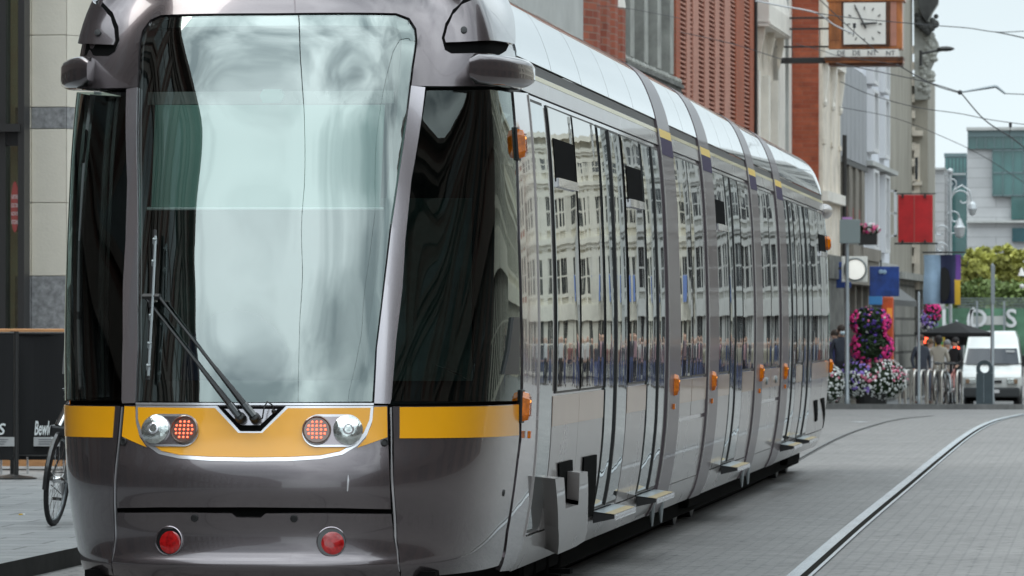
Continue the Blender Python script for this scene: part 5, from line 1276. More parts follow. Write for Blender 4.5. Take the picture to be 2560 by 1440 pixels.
# litter bin
Y = 114.4; g_ = gz(Y) + .12; x = XW(2461, Y)
r = thing('litter_bin', (x, Y, g_), 'dark grey litter bin with a round hole near its top, before the white van', 'litter bin')
mat('bin_grey', (.055, .075, .085), .45, .2, var=.15)
hw = .19; mb = MB(); H = 1.02
ring_o = [(x + hw * math.cos(a), g_ + H - hw + hw * math.sin(a)) for a in [math.pi * k / 14 for k in range(15)]]; ring_i = [(x + .105 * math.cos(a), g_ + H - hw + .105 * math.sin(a)) for a in [2 * math.pi * k / 28 for k in range(28)]]
mb.prism([(x - hw, g_), (x + hw, g_), (x + hw, g_ + .72), (x - hw, g_ + .72)][::1], Y, Y + .3)
part('body', mb, M_('bin_grey'), r)
mb = MB(); vs = []; n = 28
for yy in (Y, Y + .3):
    for k in range(n):
        a = 2 * math.pi * k / n; dx, dz = math.cos(a), math.sin(a)
        if dz < 0: q_ = hw / max(abs(dx), abs(dz) / (.11 / .19 * 1.0 + 1e-6)) if False else min(hw / max(abs(dx), 1e-6), (H - hw - .72) / max(abs(dz), 1e-6))
        else: q_ = hw
        vs.append((x + q_ * dx, yy, g_ + H - hw + q_ * dz)); vs.append((x + .105 * dx, yy, g_ + H - hw + .105 * dz))
fs = []
for k in range(n):
    l = (k + 1) % n; a, b, c_, d = 2*k, 2*k+1, 2*l+1, 2*l; o_ = 2*n
    fs += [(a, b, c_, d), (a+o_, d+o_, c_+o_, b+o_), (a, d, d+o_, a+o_), (b, b+o_, c_+o_, c_)]
mb.add(vs, fs); part('hood_ring', mb, M_('bin_grey'), r)
mb = MB(); mb.box(x - .02, x - .012, Y - .006, Y, g_ + .05, g_ + .7); part('door_edge', mb, M_('steel_post'), r)
# ================================================================== FLOWERS
def cards(mb, c, rad, n, size, up=.3, shell=.55):
    for _ in range(n):
        while True:
            v = Vector((random.uniform(-1, 1), random.uniform(-1, 1), random.uniform(-1, 1)))
            if shell < v.length < 1: break
        p = Vector(c) + Vector((v.x * rad[0], v.y * rad[1], v.z * rad[2]))
        a = Vector((random.gauss(0, 1), random.gauss(0, 1), random.gauss(0, 1))).normalized(); b = a.cross(Vector((random.gauss(0, 1), random.gauss(0, 1), random.gauss(0, 1)))).normalized()
        s_ = size * random.uniform(.6, 1.3); mb.add([p - a * s_, p + b * s_ * .6, p + a * s_, p - b * s_ * .6], [(0, 1, 2, 3)])
def blossoms(mb, c, rad, n, size, sel=lambda v: True, wh=1):
    k = 0
    while k < n:
        v = Vector((random.gauss(0, 1), random.gauss(0, 1), random.gauss(0, 1))).normalized()
        if v.y > .3 or not sel(v): continue
        k += 1; p = Vector(c) + Vector((v.x * rad[0], v.y * rad[1], v.z * rad[2])) * random.uniform(.95, 1.08)
        n_ = (v + Vector((random.uniform(-.4, .4), random.uniform(-.4, .4), random.uniform(-.4, .4)))).normalized(); a = n_.cross(Vector((0, 0, 1))).normalized(); b = a.cross(n_); s_ = size * random.uniform(.7, 1.25)
        m5 = [p + (a * math.cos(t * 1.2566) + b * math.sin(t * 1.2566)) * s_ for t in range(5)]
        mb.add(m5 + [p + n_ * s_ * .4], [(0, 1, 5), (1, 2, 5), (2, 3, 5), (3, 4, 5), (4, 0, 5)])
mat('leaf_dark', (.022, .045, .016), .7, var=.5, vscale=8)
mat('petal_white', (.72, .74, .72), .7); mat('petal_pink', (.62, .16, .25), .7); mat('petal_magenta', (.75, .03, .24), .7); mat('petal_purple', (.07, .03, .22), .7); mat('petal_lilac', (.30, .20, .62), .7)
Y = 114.2; x = XW(2178, Y); g_ = gz(Y) + .12
r = thing('flower_tower', (x, Y, g_), 'tall three tier flower tower, white at the foot and magenta and purple above', 'flower tower')
zc = lambda py: W(2178, py, Y).z
sc_ = FPX / Y
tiers = [((x + .03, Y, zc(948)), (.78, .55, .52)), ((x + .02, Y, zc(868)), (.48, .42, .42)), ((x - .02, Y, zc(805)), (.46, .4, .34))]
for k, (c, rad) in enumerate(tiers):
    mb = MB(); mb.s = True; mb.ball(c, rad[0] * .86, rad[1] * .86, rad[2] * .88, 14); o = part('tier_core', mb, M_('leaf_dark'), r)
    mb = MB(); cards(mb, c, rad, 1400, .055, shell=.8); o = part('foliage', mb, M_('leaf_dark'), r, recalc=False)
def bl(t, n, size, m, sel=lambda v: True): mb = MB(); blossoms(mb, tiers[t][0], tiers[t][1], n, size, sel); part('blossoms', mb, M_(m), r, recalc=False)
bl(0, 520, .030, 'petal_white', lambda v: v.z < .35 or v.x > .1); bl(0, 60, .040, 'petal_pink', lambda v: v.z > -.1 and v.x > -.4); bl(0, 70, .045, 'petal_lilac', lambda v: v.x < -.05 and v.z > -.5)
bl(1, 230, .044, 'petal_magenta', lambda v: abs(v.x) > .55 or v.z < -.55); bl(1, 60, .034, 'petal_purple'); bl(1, 8, .03, 'petal_pink')
bl(2, 210, .042, 'petal_magenta', lambda v: abs(v.x) > .6); bl(2, 90, .036, 'petal_purple'); bl(2, 14, .03, 'petal_white'); bl(2, 10, .03, 'petal_pink')
mb = MB(); mb.lathe([(.35, 0), (.4, .25), (.3, .3)], c=(x, Y, g_), seg=16); part('planter', mb, M_('dark_metal'), r)
Y2 = 113.9; x2 = XW(2084, Y2)
r = thing('flower_mound', (x2, Y2, gz(Y2) + .12), 'low mound of white flowers at the rear corner of the tram', 'flower bed')
c = (x2 - .1, Y2, W(2084, 960, Y2).z); rad = (.36, .4, .44); mb = MB(); mb.s = True; mb.ball(c, .31, .34, .38, 12); part('core', mb, M_('leaf_dark'), r)
mb = MB(); cards(mb, c, rad, 500, .05, shell=.8); part('foliage', mb, M_('leaf_dark'), r, recalc=False); mb = MB(); blossoms(mb, c, rad, 260, .032); part('blossoms', mb, M_('petal_white'), r, recalc=False)
mb = MB(); blossoms(mb, c, rad, 20, .035); part('blossoms', mb, M_('petal_pink'), r, recalc=False)
Y3 = 158; r = thing('hanging_basket', W(2320, 790, Y3), 'hanging flower basket in purple and white at the dark corner of the street', 'flower basket')
for kk, (px, py) in enumerate(((2322, 800), (2332, 778))):
    c = W(px, py, Y3); rad = (.28, .3, .38); mb = MB(); cards(mb, c, rad, 350, .06, shell=.3); part('foliage', mb, M_('leaf_dark'), r, recalc=False); mb = MB(); blossoms(mb, c, rad, 70, .05); part('blossoms', mb, M_(('petal_lilac', 'petal_magenta')[kk]), r, recalc=False)
mb = MB(); blossoms(mb, W(2318, 806, Y3), (.26, .3, .3), 50, .045); part('blossoms', mb, M_('petal_white'), r, recalc=False)
Y4 = 156; r = thing('window_box', W(2172, 600, Y4), 'dark window box of red and white flowers under the timber slats', 'flower box')
bx('box', 2147, 2192, 578, 612, Y4, .4, 'dark_metal', r)
mb = MB(); cards(mb, W(2172, 574, Y4 + .1), (.36, .2, .16), 400, .05, shell=0); part('foliage', mb, M_('leaf_dark'), r, recalc=False)
for m in ('petal_magenta', 'petal_white', 'petal_pink'): mb = MB(); blossoms(mb, W(2172, 572, Y4 + .1), (.36, .2, .17), 22, .05); part('blossoms', mb, M_(m), r, recalc=False)
# ================================================================== TREES
def tree(name, px, ytop, ybot, hwpx, Y, label, m, n=3800, trunk=True):
    c = W(px, (ytop + ybot) / 2, Y); k = Y / FPX; rw = hwpx * k; rh = (ybot - ytop) / 2 * k; g_ = gz(Y)
    r = thing(name, (c.x, Y, g_), label, 'tree')
    mb = MB(); mb.tube([(c.x, Y, g_), (c.x + .1, Y, g_ + (c.z - g_) * .6), (c.x, Y, c.z)], [.28, .2, .1], 8)
    for a in range(7): an = a * .9; mb.tube([(c.x, Y, g_ + (c.z - g_) * .6), (c.x + rw * .6 * math.cos(an), Y + rw * .5 * math.sin(an), c.z + rh * .5 * math.sin(a))], [.12, .03], 5)
    part('trunk', mb, mat('bark', (.08, .065, .05), .9), r)
    mb = MB()
    for _ in range(60):
        a = random.uniform(0, 6.28); q_ = random.uniform(.1, .92); cc = (c.x + rw * q_ * math.cos(a), Y + rw * q_ * math.sin(a) * .8, c.z + rh * random.uniform(-.75, .68) * (1 - .4 * q_)); s_ = random.uniform(.10, .28)
        cards(mb, cc, (rw * s_, rw * s_, rh * s_ * .7), n // 60, .15, shell=.2)
    part('crown', mb, M_(m), r, recalc=False)
def leafmat(name, c1, c2):
    m = mat(name, c1, .65, var=.55, vscale=.45); b = m.node_tree.nodes['Principled BSDF']; b.inputs['Subsurface Weight'].default_value = 0
    return m
leafmat('leaf_yellow_green', (.33, .33, .075), 0); leafmat('leaf_mid_green', (.13, .19, .045), 0)
tree('park_tree', 2520, 584, 745, 80, 262, 'broad yellow green tree in front of the office block, at the right edge', 'leaf_yellow_green', 8000)
tree('park_tree', 2438, 600, 750, 52, 256, 'yellow green tree beside the cloth banner', 'leaf_yellow_green', 5000)
tree('park_tree', 2600, 640, 760, 70, 268, 'tree partly cut off by the right edge of the picture', 'leaf_mid_green', 4000)
Yh = 240; a = W(2380, 712, Yh); b = W(2680, 765, Yh)
mb = MB()
for _ in range(60): cards(mb, (random.uniform(a.x, b.x), Yh + random.uniform(0, 2), random.uniform(b.z, a.z)), (.7, .6, .4), 130, .13, shell=.1)
h = part('hedge', mb, M_('leaf_mid_green'), None, recalc=False); tag(h, 'long green clipped hedge below the trees and above the hoarding', 'hedge')
# hoarding and mesh fence
YH = 214
mat('hoarding_green', (.075, .17, .105), .5, var=.6, vscale=.8)
r = thing('site_hoarding', W(2450, 850, YH), 'green printed hoarding with large white letters behind the black parasol', 'hoarding')
bx('panel', 2300, 2760, 771, 900, YH, .1, 'hoarding_green', r)
bx('white_band', 2430, 2515, 790, 812, YH - .02, .03, 'pale_concrete', r)
for s__, px, sz in (('L', 2368, 1.1), ('(', 2425, 1.25), ('D', 2445, 1.1), ('S', 2528, 1.1)):
    vs, fs = text_mb(s__, sz, .01, bold=.02); q_ = W(px, 798, YH - .06); mb = MB(); mb.add([(q_.x + v.x, q_.y - v.z, q_.z + v.y) for v in vs], fs); part('lettering', mb, M_('frame_white'), r)
mat('fence_grey', (.22, .25, .25), .5, .4)
r = thing('mesh_fence', W(2450, 770, 218), 'thin grey mesh fence along the top of the green hoarding', 'fence')
mb = MB(); A_ = W(2395, 746, 218); B_ = W(2620, 775, 218)
for k in range(60): xx = A_.x + (B_.x - A_.x) * k / 60; mb.box(xx, xx + .02, 218, 218.02, B_.z, A_.z)
for k in range(5): zz = B_.z + (A_.z - B_.z) * k / 4; mb.box(A_.x, B_.x, 218.02, 218.04, zz, zz + .025)
part('mesh_panel', mb, M_('fence_grey'), r)
for px in (2372, 2440, 2508): bx('fence_post', px, px + 5, 752, 880, 213.8, .1, 'steel_post', r)
# low grey wall or platform screen behind
bx('x', 0, 1, 0, 1, 900, 1, 'steel_post', None).name = 'unused'; bpy.data.objects.remove(bpy.data.objects['unused'])
# ================================================================== PARASOL
Y = 150; px0 = 2391
r = thing('parasol', (XW(px0, Y), Y, gz(Y) + .12), 'wide black cafe parasol open beside the white van', 'parasol')
top_ = W(px0, 804, Y); e_ = W(px0, 832, Y).z; mb = MB(); mb.s = False; n = 8; rr = 97 * Y / FPX; vs = [top_]
for k in range(n): a = 2 * math.pi * (k + .5) / n; vs.append((top_.x + rr * math.cos(a), Y + rr * math.sin(a), e_))
for k in range(n): a = 2 * math.pi * (k + .5) / n; vs.append((top_.x + rr * .98 * math.cos(a), Y + rr * .98 * math.sin(a), e_ - .12))
mb.add(vs, [(0, k + 1, (k + 1) % n + 1) for k in range(n)] + [(k + 1, k + 1 + n, (k + 1) % n + 1 + n, (k + 1) % n + 1) for k in range(n)]); part('canopy', mb, M_('cloth_black'), r, recalc=False)
mb = MB(); mb.lathe([(rr * .32, e_ - .02), (rr * .3, e_ - .12), (.3, e_ - .38), (.05, e_ - .40)], c=(top_.x, Y, 0), seg=16); part('folded_valance', mb, M_('cloth_black'), r)
mb = MB(); mb.tube([(top_.x, Y, gz(Y)), top_], .03, 8); mb.ball(top_, .06); part('pole', mb, M_('steel_post'), r)
# traffic signals
for px, py, lab in ((2315, 851, 'red traffic light left of the parasol pole'), (2391, 872, 'red traffic light directly under the parasol')):
    Y = 172; r = thing('traffic_light', (XW(px, Y), Y, gz(Y)), lab, 'traffic light', 'red traffic lights'); c = W(px, py, Y)
    mb = MB(); mb.bev(c.x - .14, c.x + .14, Y, Y + .2, c.z - .6, c.z + .16, .03); part('housing', mb, M_('black_rubber'), r)
    mb = MB(); mb.lathe([(.11, -.03), (.10, -.06), (.001, -.07)], c=(c.x, Y, c.z), axis='y', seg=16); part('red_light', mb, mat('signal_red', (.9, .05, .02), .4, emit=(1, .08, .03), estr=4), r)
    mb = MB(); mb.tube([(c.x, Y + .1, gz(Y)), (c.x, Y + .1, c.z - .6)], .05, 8); part('pole', mb, M_('steel_post'), r)
# shop displays behind the tables
for (x0, x1, y0, y1, m, lab) in ((2338, 2372, 843, 868, 'cloth_gold', 'yellow and orange poster under the parasol'), (2345, 2358, 845, 862, mat('poster_green', (.08, .38, .12), .6) and 'poster_green', 'small green poster on the yellow one under the parasol'), (2360, 2388, 858, 905, 'white_render', 'white notice board under the parasol')):
    Y = 176 - (1 if 'green' in m else 0); a = W(x0, y0, Y); b = W(x1, y1, Y); rr_ = thing('poster', (a.x, Y, b.z), lab, 'poster'); mb = MB(); mb.box(a.x, b.x, Y, Y + .04, b.z, a.z); part('board', mb, M_(m), rr_); mb = MB(); mb.tube([((a.x + b.x) / 2, Y + .08, gz(Y)), ((a.x + b.x) / 2, Y + .08, b.z + .1)], .03, 6); part('leg', mb, M_('steel_post'), rr_)
r = thing('kiosk', W(2350, 950, 180), 'low glazed kiosk in the shade behind the cafe tables', 'kiosk')
bx('body', 2290, 2410, 838, 960, 180, 3, 'win_mid', r); bx('roof', 2286, 2414, 830, 838, 179.8, 3.4, 'dark_metal', r)
for px in (2290, 2330, 2372, 2408): bx('frame', px, px + 4, 838, 960, 179.9, .1, 'pale_concrete', r)
# ================================================================== VAN
YV = 166.0; gv = gz(YV)
cxv = XW(2479, YV); kx = YV / FPX
mat('van_white', (.74, .75, .73), .3, coat=.7, var=.06, vscale=1.5)
r = thing('van', (cxv, YV + 2.5, gv), 'white high-roof delivery van facing the camera behind the litter bin', 'van')
zv = lambda py: W(2479, py, YV).z
def hwz(z):
    t = [(gv + .35, .90), (gv + .7, .97), (gv + 1.3, .985), (gv + 1.7, .93), (gv + 2.3, .84), (gv + 2.52, .74)]
    return float(np.interp(z, [a for a, _ in t], [b for _, b in t]))
prof = [(YV + 5.2, gv + .4), (YV + .1, gv + .4), (YV + .02, gv + .75), (YV, gv + 1.0), (YV + .1, gv + 1.14), (YV + .75, gv + 1.36), (YV + 1.35, gv + 1.98), (YV + 1.5, gv + 2.05), (YV + 1.95, gv + 2.50), (YV + 2.2, gv + 2.56), (YV + 5.2, gv + 2.56)]
def densify(P_, d=.12):
    o = []
    for (a, b), (c, e) in zip(P_, P_[1:] + P_[:1]):
        n = max(1, int(math.hypot(c - a, e - b) / d)); n = min(n, 8); o += [(a + (c - a) * k / n, b + (e - b) * k / n) for k in range(n)]
    return o
pd = densify(prof); nX = 8; vs = []
for y, z in pd:
    for i in range(nX + 1):
        f = -1 + 2 * i / nX; h_ = hwz(z); yy = y + (.10 * abs(f) ** 3 if y < YV + 2.3 else 0); vs.append((cxv + f * h_, yy, z))
n = len(pd); k = nX + 1; fs = [(j*k+i, j*k+i+1, ((j+1) % n)*k+i+1, ((j+1) % n)*k+i) for j in range(n) for i in range(nX)]
fs += [tuple(j*k for j in range(n)), tuple(j*k+nX for j in range(n))[::-1]]
mb = MB(); mb.s = True; mb.add(vs, fs); part('body', mb, M_('van_white'), r, smooth=True)
# windscreen
mb = MB(); vs = []
for j in range(5):
    t = j / 4; y = YV + .80 + .53 * t; z = gv + 1.42 + .53 * t
    for i in range(7): f = -1 + i / 3; vs.append((cxv + f * (hwz(z) - .07), y - .03 + .10 * abs(f) ** 3, z + .02))
mb.s = True; mb.add(vs, [(j*7+i, j*7+i+1, (j+1)*7+i+1, (j+1)*7+i) for j in range(4) for i in range(6)]); o = part('windscreen', mb, mat('van_glass', (.045, .05, .06), .12), r)
mb = MB(); z = gv + 1.40; mb.tube([(cxv - .2, YV + .72, z + .03), (cxv + .1, YV + .74, z + .06), (cxv + .6, YV + .77, z + .05)], .014, 6); part('wiper', mb, M_('black_rubber'), o)
for s in (1, -1):
    mb = MB(); mb.bev(*sorted((cxv + s * .52, cxv + s * .86)), YV - .03, YV + .1, gv + .78, gv + .96, .02); o = part('headlight', mb, M_('lamp_glass'), r)
    mb = MB(); mb.bev(*sorted((cxv + s * .74, cxv + s * .87)), YV - .04, YV + .02, gv + .79, gv + .95, .01); part('turn_signal', mb, mat('smoke_lens', (.25, .16, .10), .2), o)
    mb = MB(); mb.bev(*sorted((cxv + s * 1.0, cxv + s * 1.2)), YV + .8, YV + .95, gv + 1.35, gv + 1.75, .04); mb.tube([(cxv + s * .9, YV + .95, gv + 1.45), (cxv + s * 1.05, YV + .9, gv + 1.45)], .025, 6); part('wing_mirror', mb, M_('black_rubber'), r)
    for yy in (YV + .85, YV + 4.2):
        mb = MB(); mb.lathe([(.2, -.12), (.32, -.11), (.34, -.06), (.34, .06), (.32, .11), (.2, .12)], c=(cxv + s * .83, yy, gv + .34), axis='x', seg=22); w = part('wheel', mb, M_('black_rubber'), r)
        mb = MB(); mb.lathe([(.2, -.1), (.2, .1), (.1, .11), (.001, .09)], c=(cxv + s * .84, yy, gv + .34), axis='x', seg=18); part('hub', mb, M_('steel_post'), w)
mb = MB(); mb.bev(cxv - .94, cxv + .94, YV - .12, YV + .1, gv + .33, gv + .66, .05); part('bumper', mb, mat('bumper_grey', (.035, .038, .04), .6), r)
mb = MB(); mb.box(cxv - .38, cxv + .34, YV - .03, YV + .02, gv + .82, gv + .90); part('grille', mb, M_('black_rubber'), r)
mb = MB(); mb.box(cxv - .26, cxv + .26, YV - .135, YV - .12, gv + .48, gv + .59); o = part('number_plate', mb, M_('frame_white'), r)
mb = MB(); mb.box(cxv + .45, cxv + .75, YV + 1.16, YV + 1.18, gv + 1.84, gv + 1.90); part('screen_sticker', mb, M_('frame_white'), r)
mb = MB(); mb.box(cxv - .85, cxv + .85, YV + .3, YV + 5, gv + .2, gv + .42); part('chassis', mb, M_('black_gap'), r)
# ================================================================== BICYCLE
mat('bike_black', (.012, .012, .013), .35, coat=.5); mat('tyre', (.018, .018, .019), .75, bump=.002, bscale=200); mat('chrome', (.7, .7, .7), .12, 1)
def bicycle(loc, rz, label, group=None, lean=0, framem='bike_black'):
    """wheels in the local x-z plane, front wheel at x = +.53"""
    r = thing('bicycle', loc, label, 'bicycle', group, rz); r.rotation_euler = (lean, 0, rz)
    RW = .345; w = []
    def P2(nm, mb, m, par=r, sm=True): return part(nm, mb, M_(m), par, world=False, smooth=sm)
    for cx in (.53, -.53):
        mb = MB(); mb.tube([(cx + RW * .95 * math.cos(a), 0, RW + RW * .95 * math.sin(a)) for a in [2 * math.pi * k / 36 for k in range(36)]], .020, 8, closed=True); o = P2('wheel', mb, 'tyre')
        mb = MB(); mb.tube([(cx + .30 * math.cos(a), 0, RW + .30 * math.sin(a)) for a in [2 * math.pi * k / 36 for k in range(36)]], .010, 6, closed=True); P2('rim', mb, 'steel_post', o)
        mb = MB()
        for k in range(24): a = 2 * math.pi * k / 24; mb.tube([(cx + .03 * math.cos(a + .5), .025 * (-1) ** k, RW + .03 * math.sin(a + .5)), (cx + .30 * math.cos(a), 0, RW + .30 * math.sin(a))], .0016, 4)
        P2('spokes', mb, 'chrome', o)
        mb = MB(); mb.lathe([(.012, -.05), (.03, -.03), (.022, 0), (.03, .03), (.012, .05)], c=(cx, 0, RW), axis='y', seg=12); P2('hub', mb, 'chrome', o)
        mb = MB(); mb.tube([(cx + .365 * math.cos(a), 0, RW + .365 * math.sin(a)) for a in ([math.radians(t) for t in range(20, 171, 15)] if cx > 0 else [math.radians(t) for t in range(10, 201, 15)])], .022, 6); P2('mudguard', mb, framem)
    BB = Vector((-.09, 0, .29)); ST = Vector((-.22, 0, .78)); HT = Vector((.36, 0, .82)); HB = Vector((.39, 0, .70)); RA = Vector((-.53, 0, RW)); FA = Vector((.53, 0, RW))
    mb = MB(); mb.tube([BB, ST], .016); mb.tube([BB, HB], .02); mb.tube([ST + Vector((.01, 0, -.05)), HT], .016); mb.tube([HB, HT], .022)
    for s in (1, -1): mb.tube([BB, RA + Vector((0, s * .05, 0))], .009); mb.tube([ST, RA + Vector((0, s * .05, 0))], .008)
    P2('frame', mb, framem)
    mb = MB(); mb.tube([HB, HB + Vector((.02, 0, -.05))], .02)
    for s in (1, -1): mb.tube([HB + Vector((.02, s * .045, -.04)), FA + Vector((0, s * .05, 0))], [.013, .009])
    P2('fork', mb, framem)
    mb = MB(); mb.tube([HT, HT + Vector((-.03, 0, .14))], .014); hb = HT + Vector((-.03, 0, .14)); mb.tube([hb + Vector((-.10, -.22, .02)), hb + Vector((-.02, -.20, .03)), hb + Vector((.02, -.08, 0)), hb + Vector((.02, .08, 0)), hb + Vector((-.02, .20, .03)), hb + Vector((-.10, .22, .02))], .011); P2('handlebar', mb, 'bike_black')
    mb = MB(); mb.tube([ST, ST + Vector((-.03, 0, .14))], .012); P2('seat_post', mb, 'chrome')
    mb = MB(); mb.ball((-.27, 0, .95), .13, .08, .03, 12); mb.ball((-.15, 0, .95), .10, .03, .022, 10); P2('saddle', mb, 'tyre')
    mb = MB(); mb.lathe([(.09, -.003), (.09, .003)], c=(BB.x, .05, BB.z), axis='y', seg=24); mb.tube([(BB.x, .06, BB.z), (BB.x + .12, .06, BB.z - .12)], .01); mb.tube([(BB.x, -.06, BB.z), (BB.x - .12, -.06, BB.z + .12)], .01); mb.box(BB.x + .08, BB.x + .16, .06, .15, BB.z - .13, BB.z - .11); mb.box(BB.x - .16, BB.x - .08, -.15, -.06, BB.z + .11, BB.z + .13); P2('crankset', mb, 'bike_black', sm=False)
    mb = MB(); mb.tube([(-.53, .04, RW), (-.62, .06, RW + .01), (-.6, .04, RW + .05)], .02); mb.tube([(-.53, .045, RW + .045), (BB.x, .045, BB.z + .09)], .005, 4); mb.tube([(-.53, .045, RW - .045), (BB.x, .045, BB.z - .09)], .005, 4); P2('chain', mb, 'bike_black')
    return r
Yb = 35.8; bk = bicycle((XW(139, Yb) + .0, Yb + .50, .12), R(90 - 1.5), 'black bicycle standing on the pavement beside the front left corner of the tram', lean=R(6))
mb = MB(); mb.tube([(-.62, .0, .74), (-.56, -.05, .92)], [.045, .036], 12); part('rear_lamp', mb, M_('chrome'), bk, world=False, smooth=True)
mb = MB(); mb.bev(-.66, -.54, -.07, .07, .66, .75, .02); part('lamp_bracket', mb, M_('bike_black'), bk, world=False)
for k, (px, lab, rz, fm) in enumerate(((2348, 'dark bicycle locked in the racks, nearest the pole', 83, 'bike_black'), (2366, 'bicycle with a dark frame in the middle of the racks', 98, 'step_grey'), (2383, 'bicycle with a red frame at the van end of the racks', 88, 'red_panel'))):
    Y = 115.6 + .2 * k; bicycle((XW(px, Y), Y, gz(Y) + .12), R(rz), lab, 'bicycles parked in the steel hoops', framem=fm)
# ================================================================== CAFE SCREENS AT THE LEFT
YK = 47.0
mat('screen_black', (.008, .008, .009), .75, bump=.002, bscale=3)
mat('pine', (.52, .26, .11), .6, var=.2, vscale=3, stretch=(1, 1, 6))
def screen(x0, x1, Y, label, tx, posts=(0, 1)):
    a = W(x0, 836, Y); b = W(x1, 1150, Y); r = thing('cafe_screen', ((a.x + b.x) / 2, Y, .12), label, 'cafe screen', 'black cafe screens on the pavement')
    mb = MB(); n = 10; vs = []
    for j in (0, 1):
        for i in range(n + 1): t = i / n; vs.append((a.x + (b.x - a.x) * t, Y + .02 * math.sin(t * 5), (a.z, b.z)[j]))
    mb.add(vs, [(i, i + 1, n + 2 + i, n + 1 + i) for i in range(n)]); mb.add([Vector(v) + Vector((0, .012, 0)) for v in vs], [(i, n + 1 + i, n + 2 + i, i + 1) for i in range(n)]); part('fabric', mb, M_('screen_black'), r, recalc=False)
    mb = MB(); mb.tube([(a.x - .02, Y, a.z + .01), (b.x + .02, Y, a.z + .01)], .014, 8); part('top_rail', mb, M_('dark_metal'), r)
    mb = MB(); mb.tube([(a.x, Y, b.z + .04), (b.x, Y, b.z + .04)], .01, 8); part('bottom_rail', mb, M_('dark_metal'), r)
    for xx in [(a.x - .03, b.x + .03)[k] for k in posts]:
        mb = MB(); mb.tube([(xx, Y, .12), (xx, Y, a.z + .03)], .024, 10); p = part('post', mb, M_('dark_metal'), r)
        mb = MB(); mb.lathe([(.20, 0), (.20, .012), (.06, .03), (.03, .04)], c=(xx, Y, .12), seg=24); part('foot_disc', mb, M_('dark_metal'), p)
    for xx in (a.x + .12, b.x - .12): mb = MB(); mb.tube([(xx, Y, b.z + .03), (xx, Y, .16)], .012, 6); part('lower_strut', mb, M_('chrome'), r)
    q_ = W(tx, 1072, Y); vs, fs = text_mb("Bewley's", .155, .002, shear=.25, bold=.003); mb = MB(); wx = (max(v.x for v in vs) - min(v.x for v in vs)); sc = .25 / wx
    if tx > 20: mb.add([(q_.x + v.x * sc, Y - .03 - v.z, q_.z + v.y * 1.25) for v in vs], fs); part('lettering', mb, M_('paper_white'), r)
    q_ = W(tx - 2, 1104, Y); mb = MB(); mb.box(q_.x - .12, q_.x + .14, Y - .03, Y - .024, q_.z - .045, q_.z + .045); lb = part('label_patch', mb, mat('patch_grey', (.5, .5, .5), .6), r)
    mb = MB()
    for k in range(3): mb.box(q_.x - .07, q_.x + .08 - .02 * k, Y - .034, Y - .031, q_.z + .018 - .022 * k, q_.z + .024 - .022 * k)
    part('small_print', mb, M_('cladding_gap'), lb)
    return r
screen(39, 190, YK, 'black cafe screen with white script lettering, nearest the tram', 118, (0,))
s2 = screen(-160, 33, YK - .3, 'black cafe screen at the left edge of the picture', 4, (1,))
vs, fs = text_mb("s", .2, .002, shear=.25); q_ = W(2, 1068, YK - .35); mb = MB(); mb.add([(q_.x + v.x, q_.y - v.z, q_.z + v.y * 1.2) for v in vs], fs); part('lettering', mb, M_('paper_white'), s2)
r = thing('timber_planter', (XW(60, 50), 50, .12), 'pine planter behind the black cafe screens, only its rim showing', 'planter')
a = W(-150, 822, 49.5); b = W(230, 838, 49.5); mb = MB(); mb.bev(a.x, b.x, 49.5, 50.0, b.z, a.z, .01); part('rim', mb, M_('pine'), r); mb = MB(); mb.box(a.x + .05, b.x - .05, 49.55, 49.95, .16, b.z); part('box', mb, M_('pine'), r)
# cigarette end
p = G(47, 1327); p.z = .128; r = thing('cigarette_end', p, 'tiny cigarette end lying on the pavement at the left', 'cigarette end')
mb = MB(); mb.tube([p, p + Vector((.03, .01, 0))], .006, 6); part('filter', mb, M_('cloth_gold'), r); mb = MB(); mb.tube([p + Vector((.03, .01, 0)), p + Vector((.045, .015, 0))], .006, 6); part('paper', mb, M_('paper_white'), r)
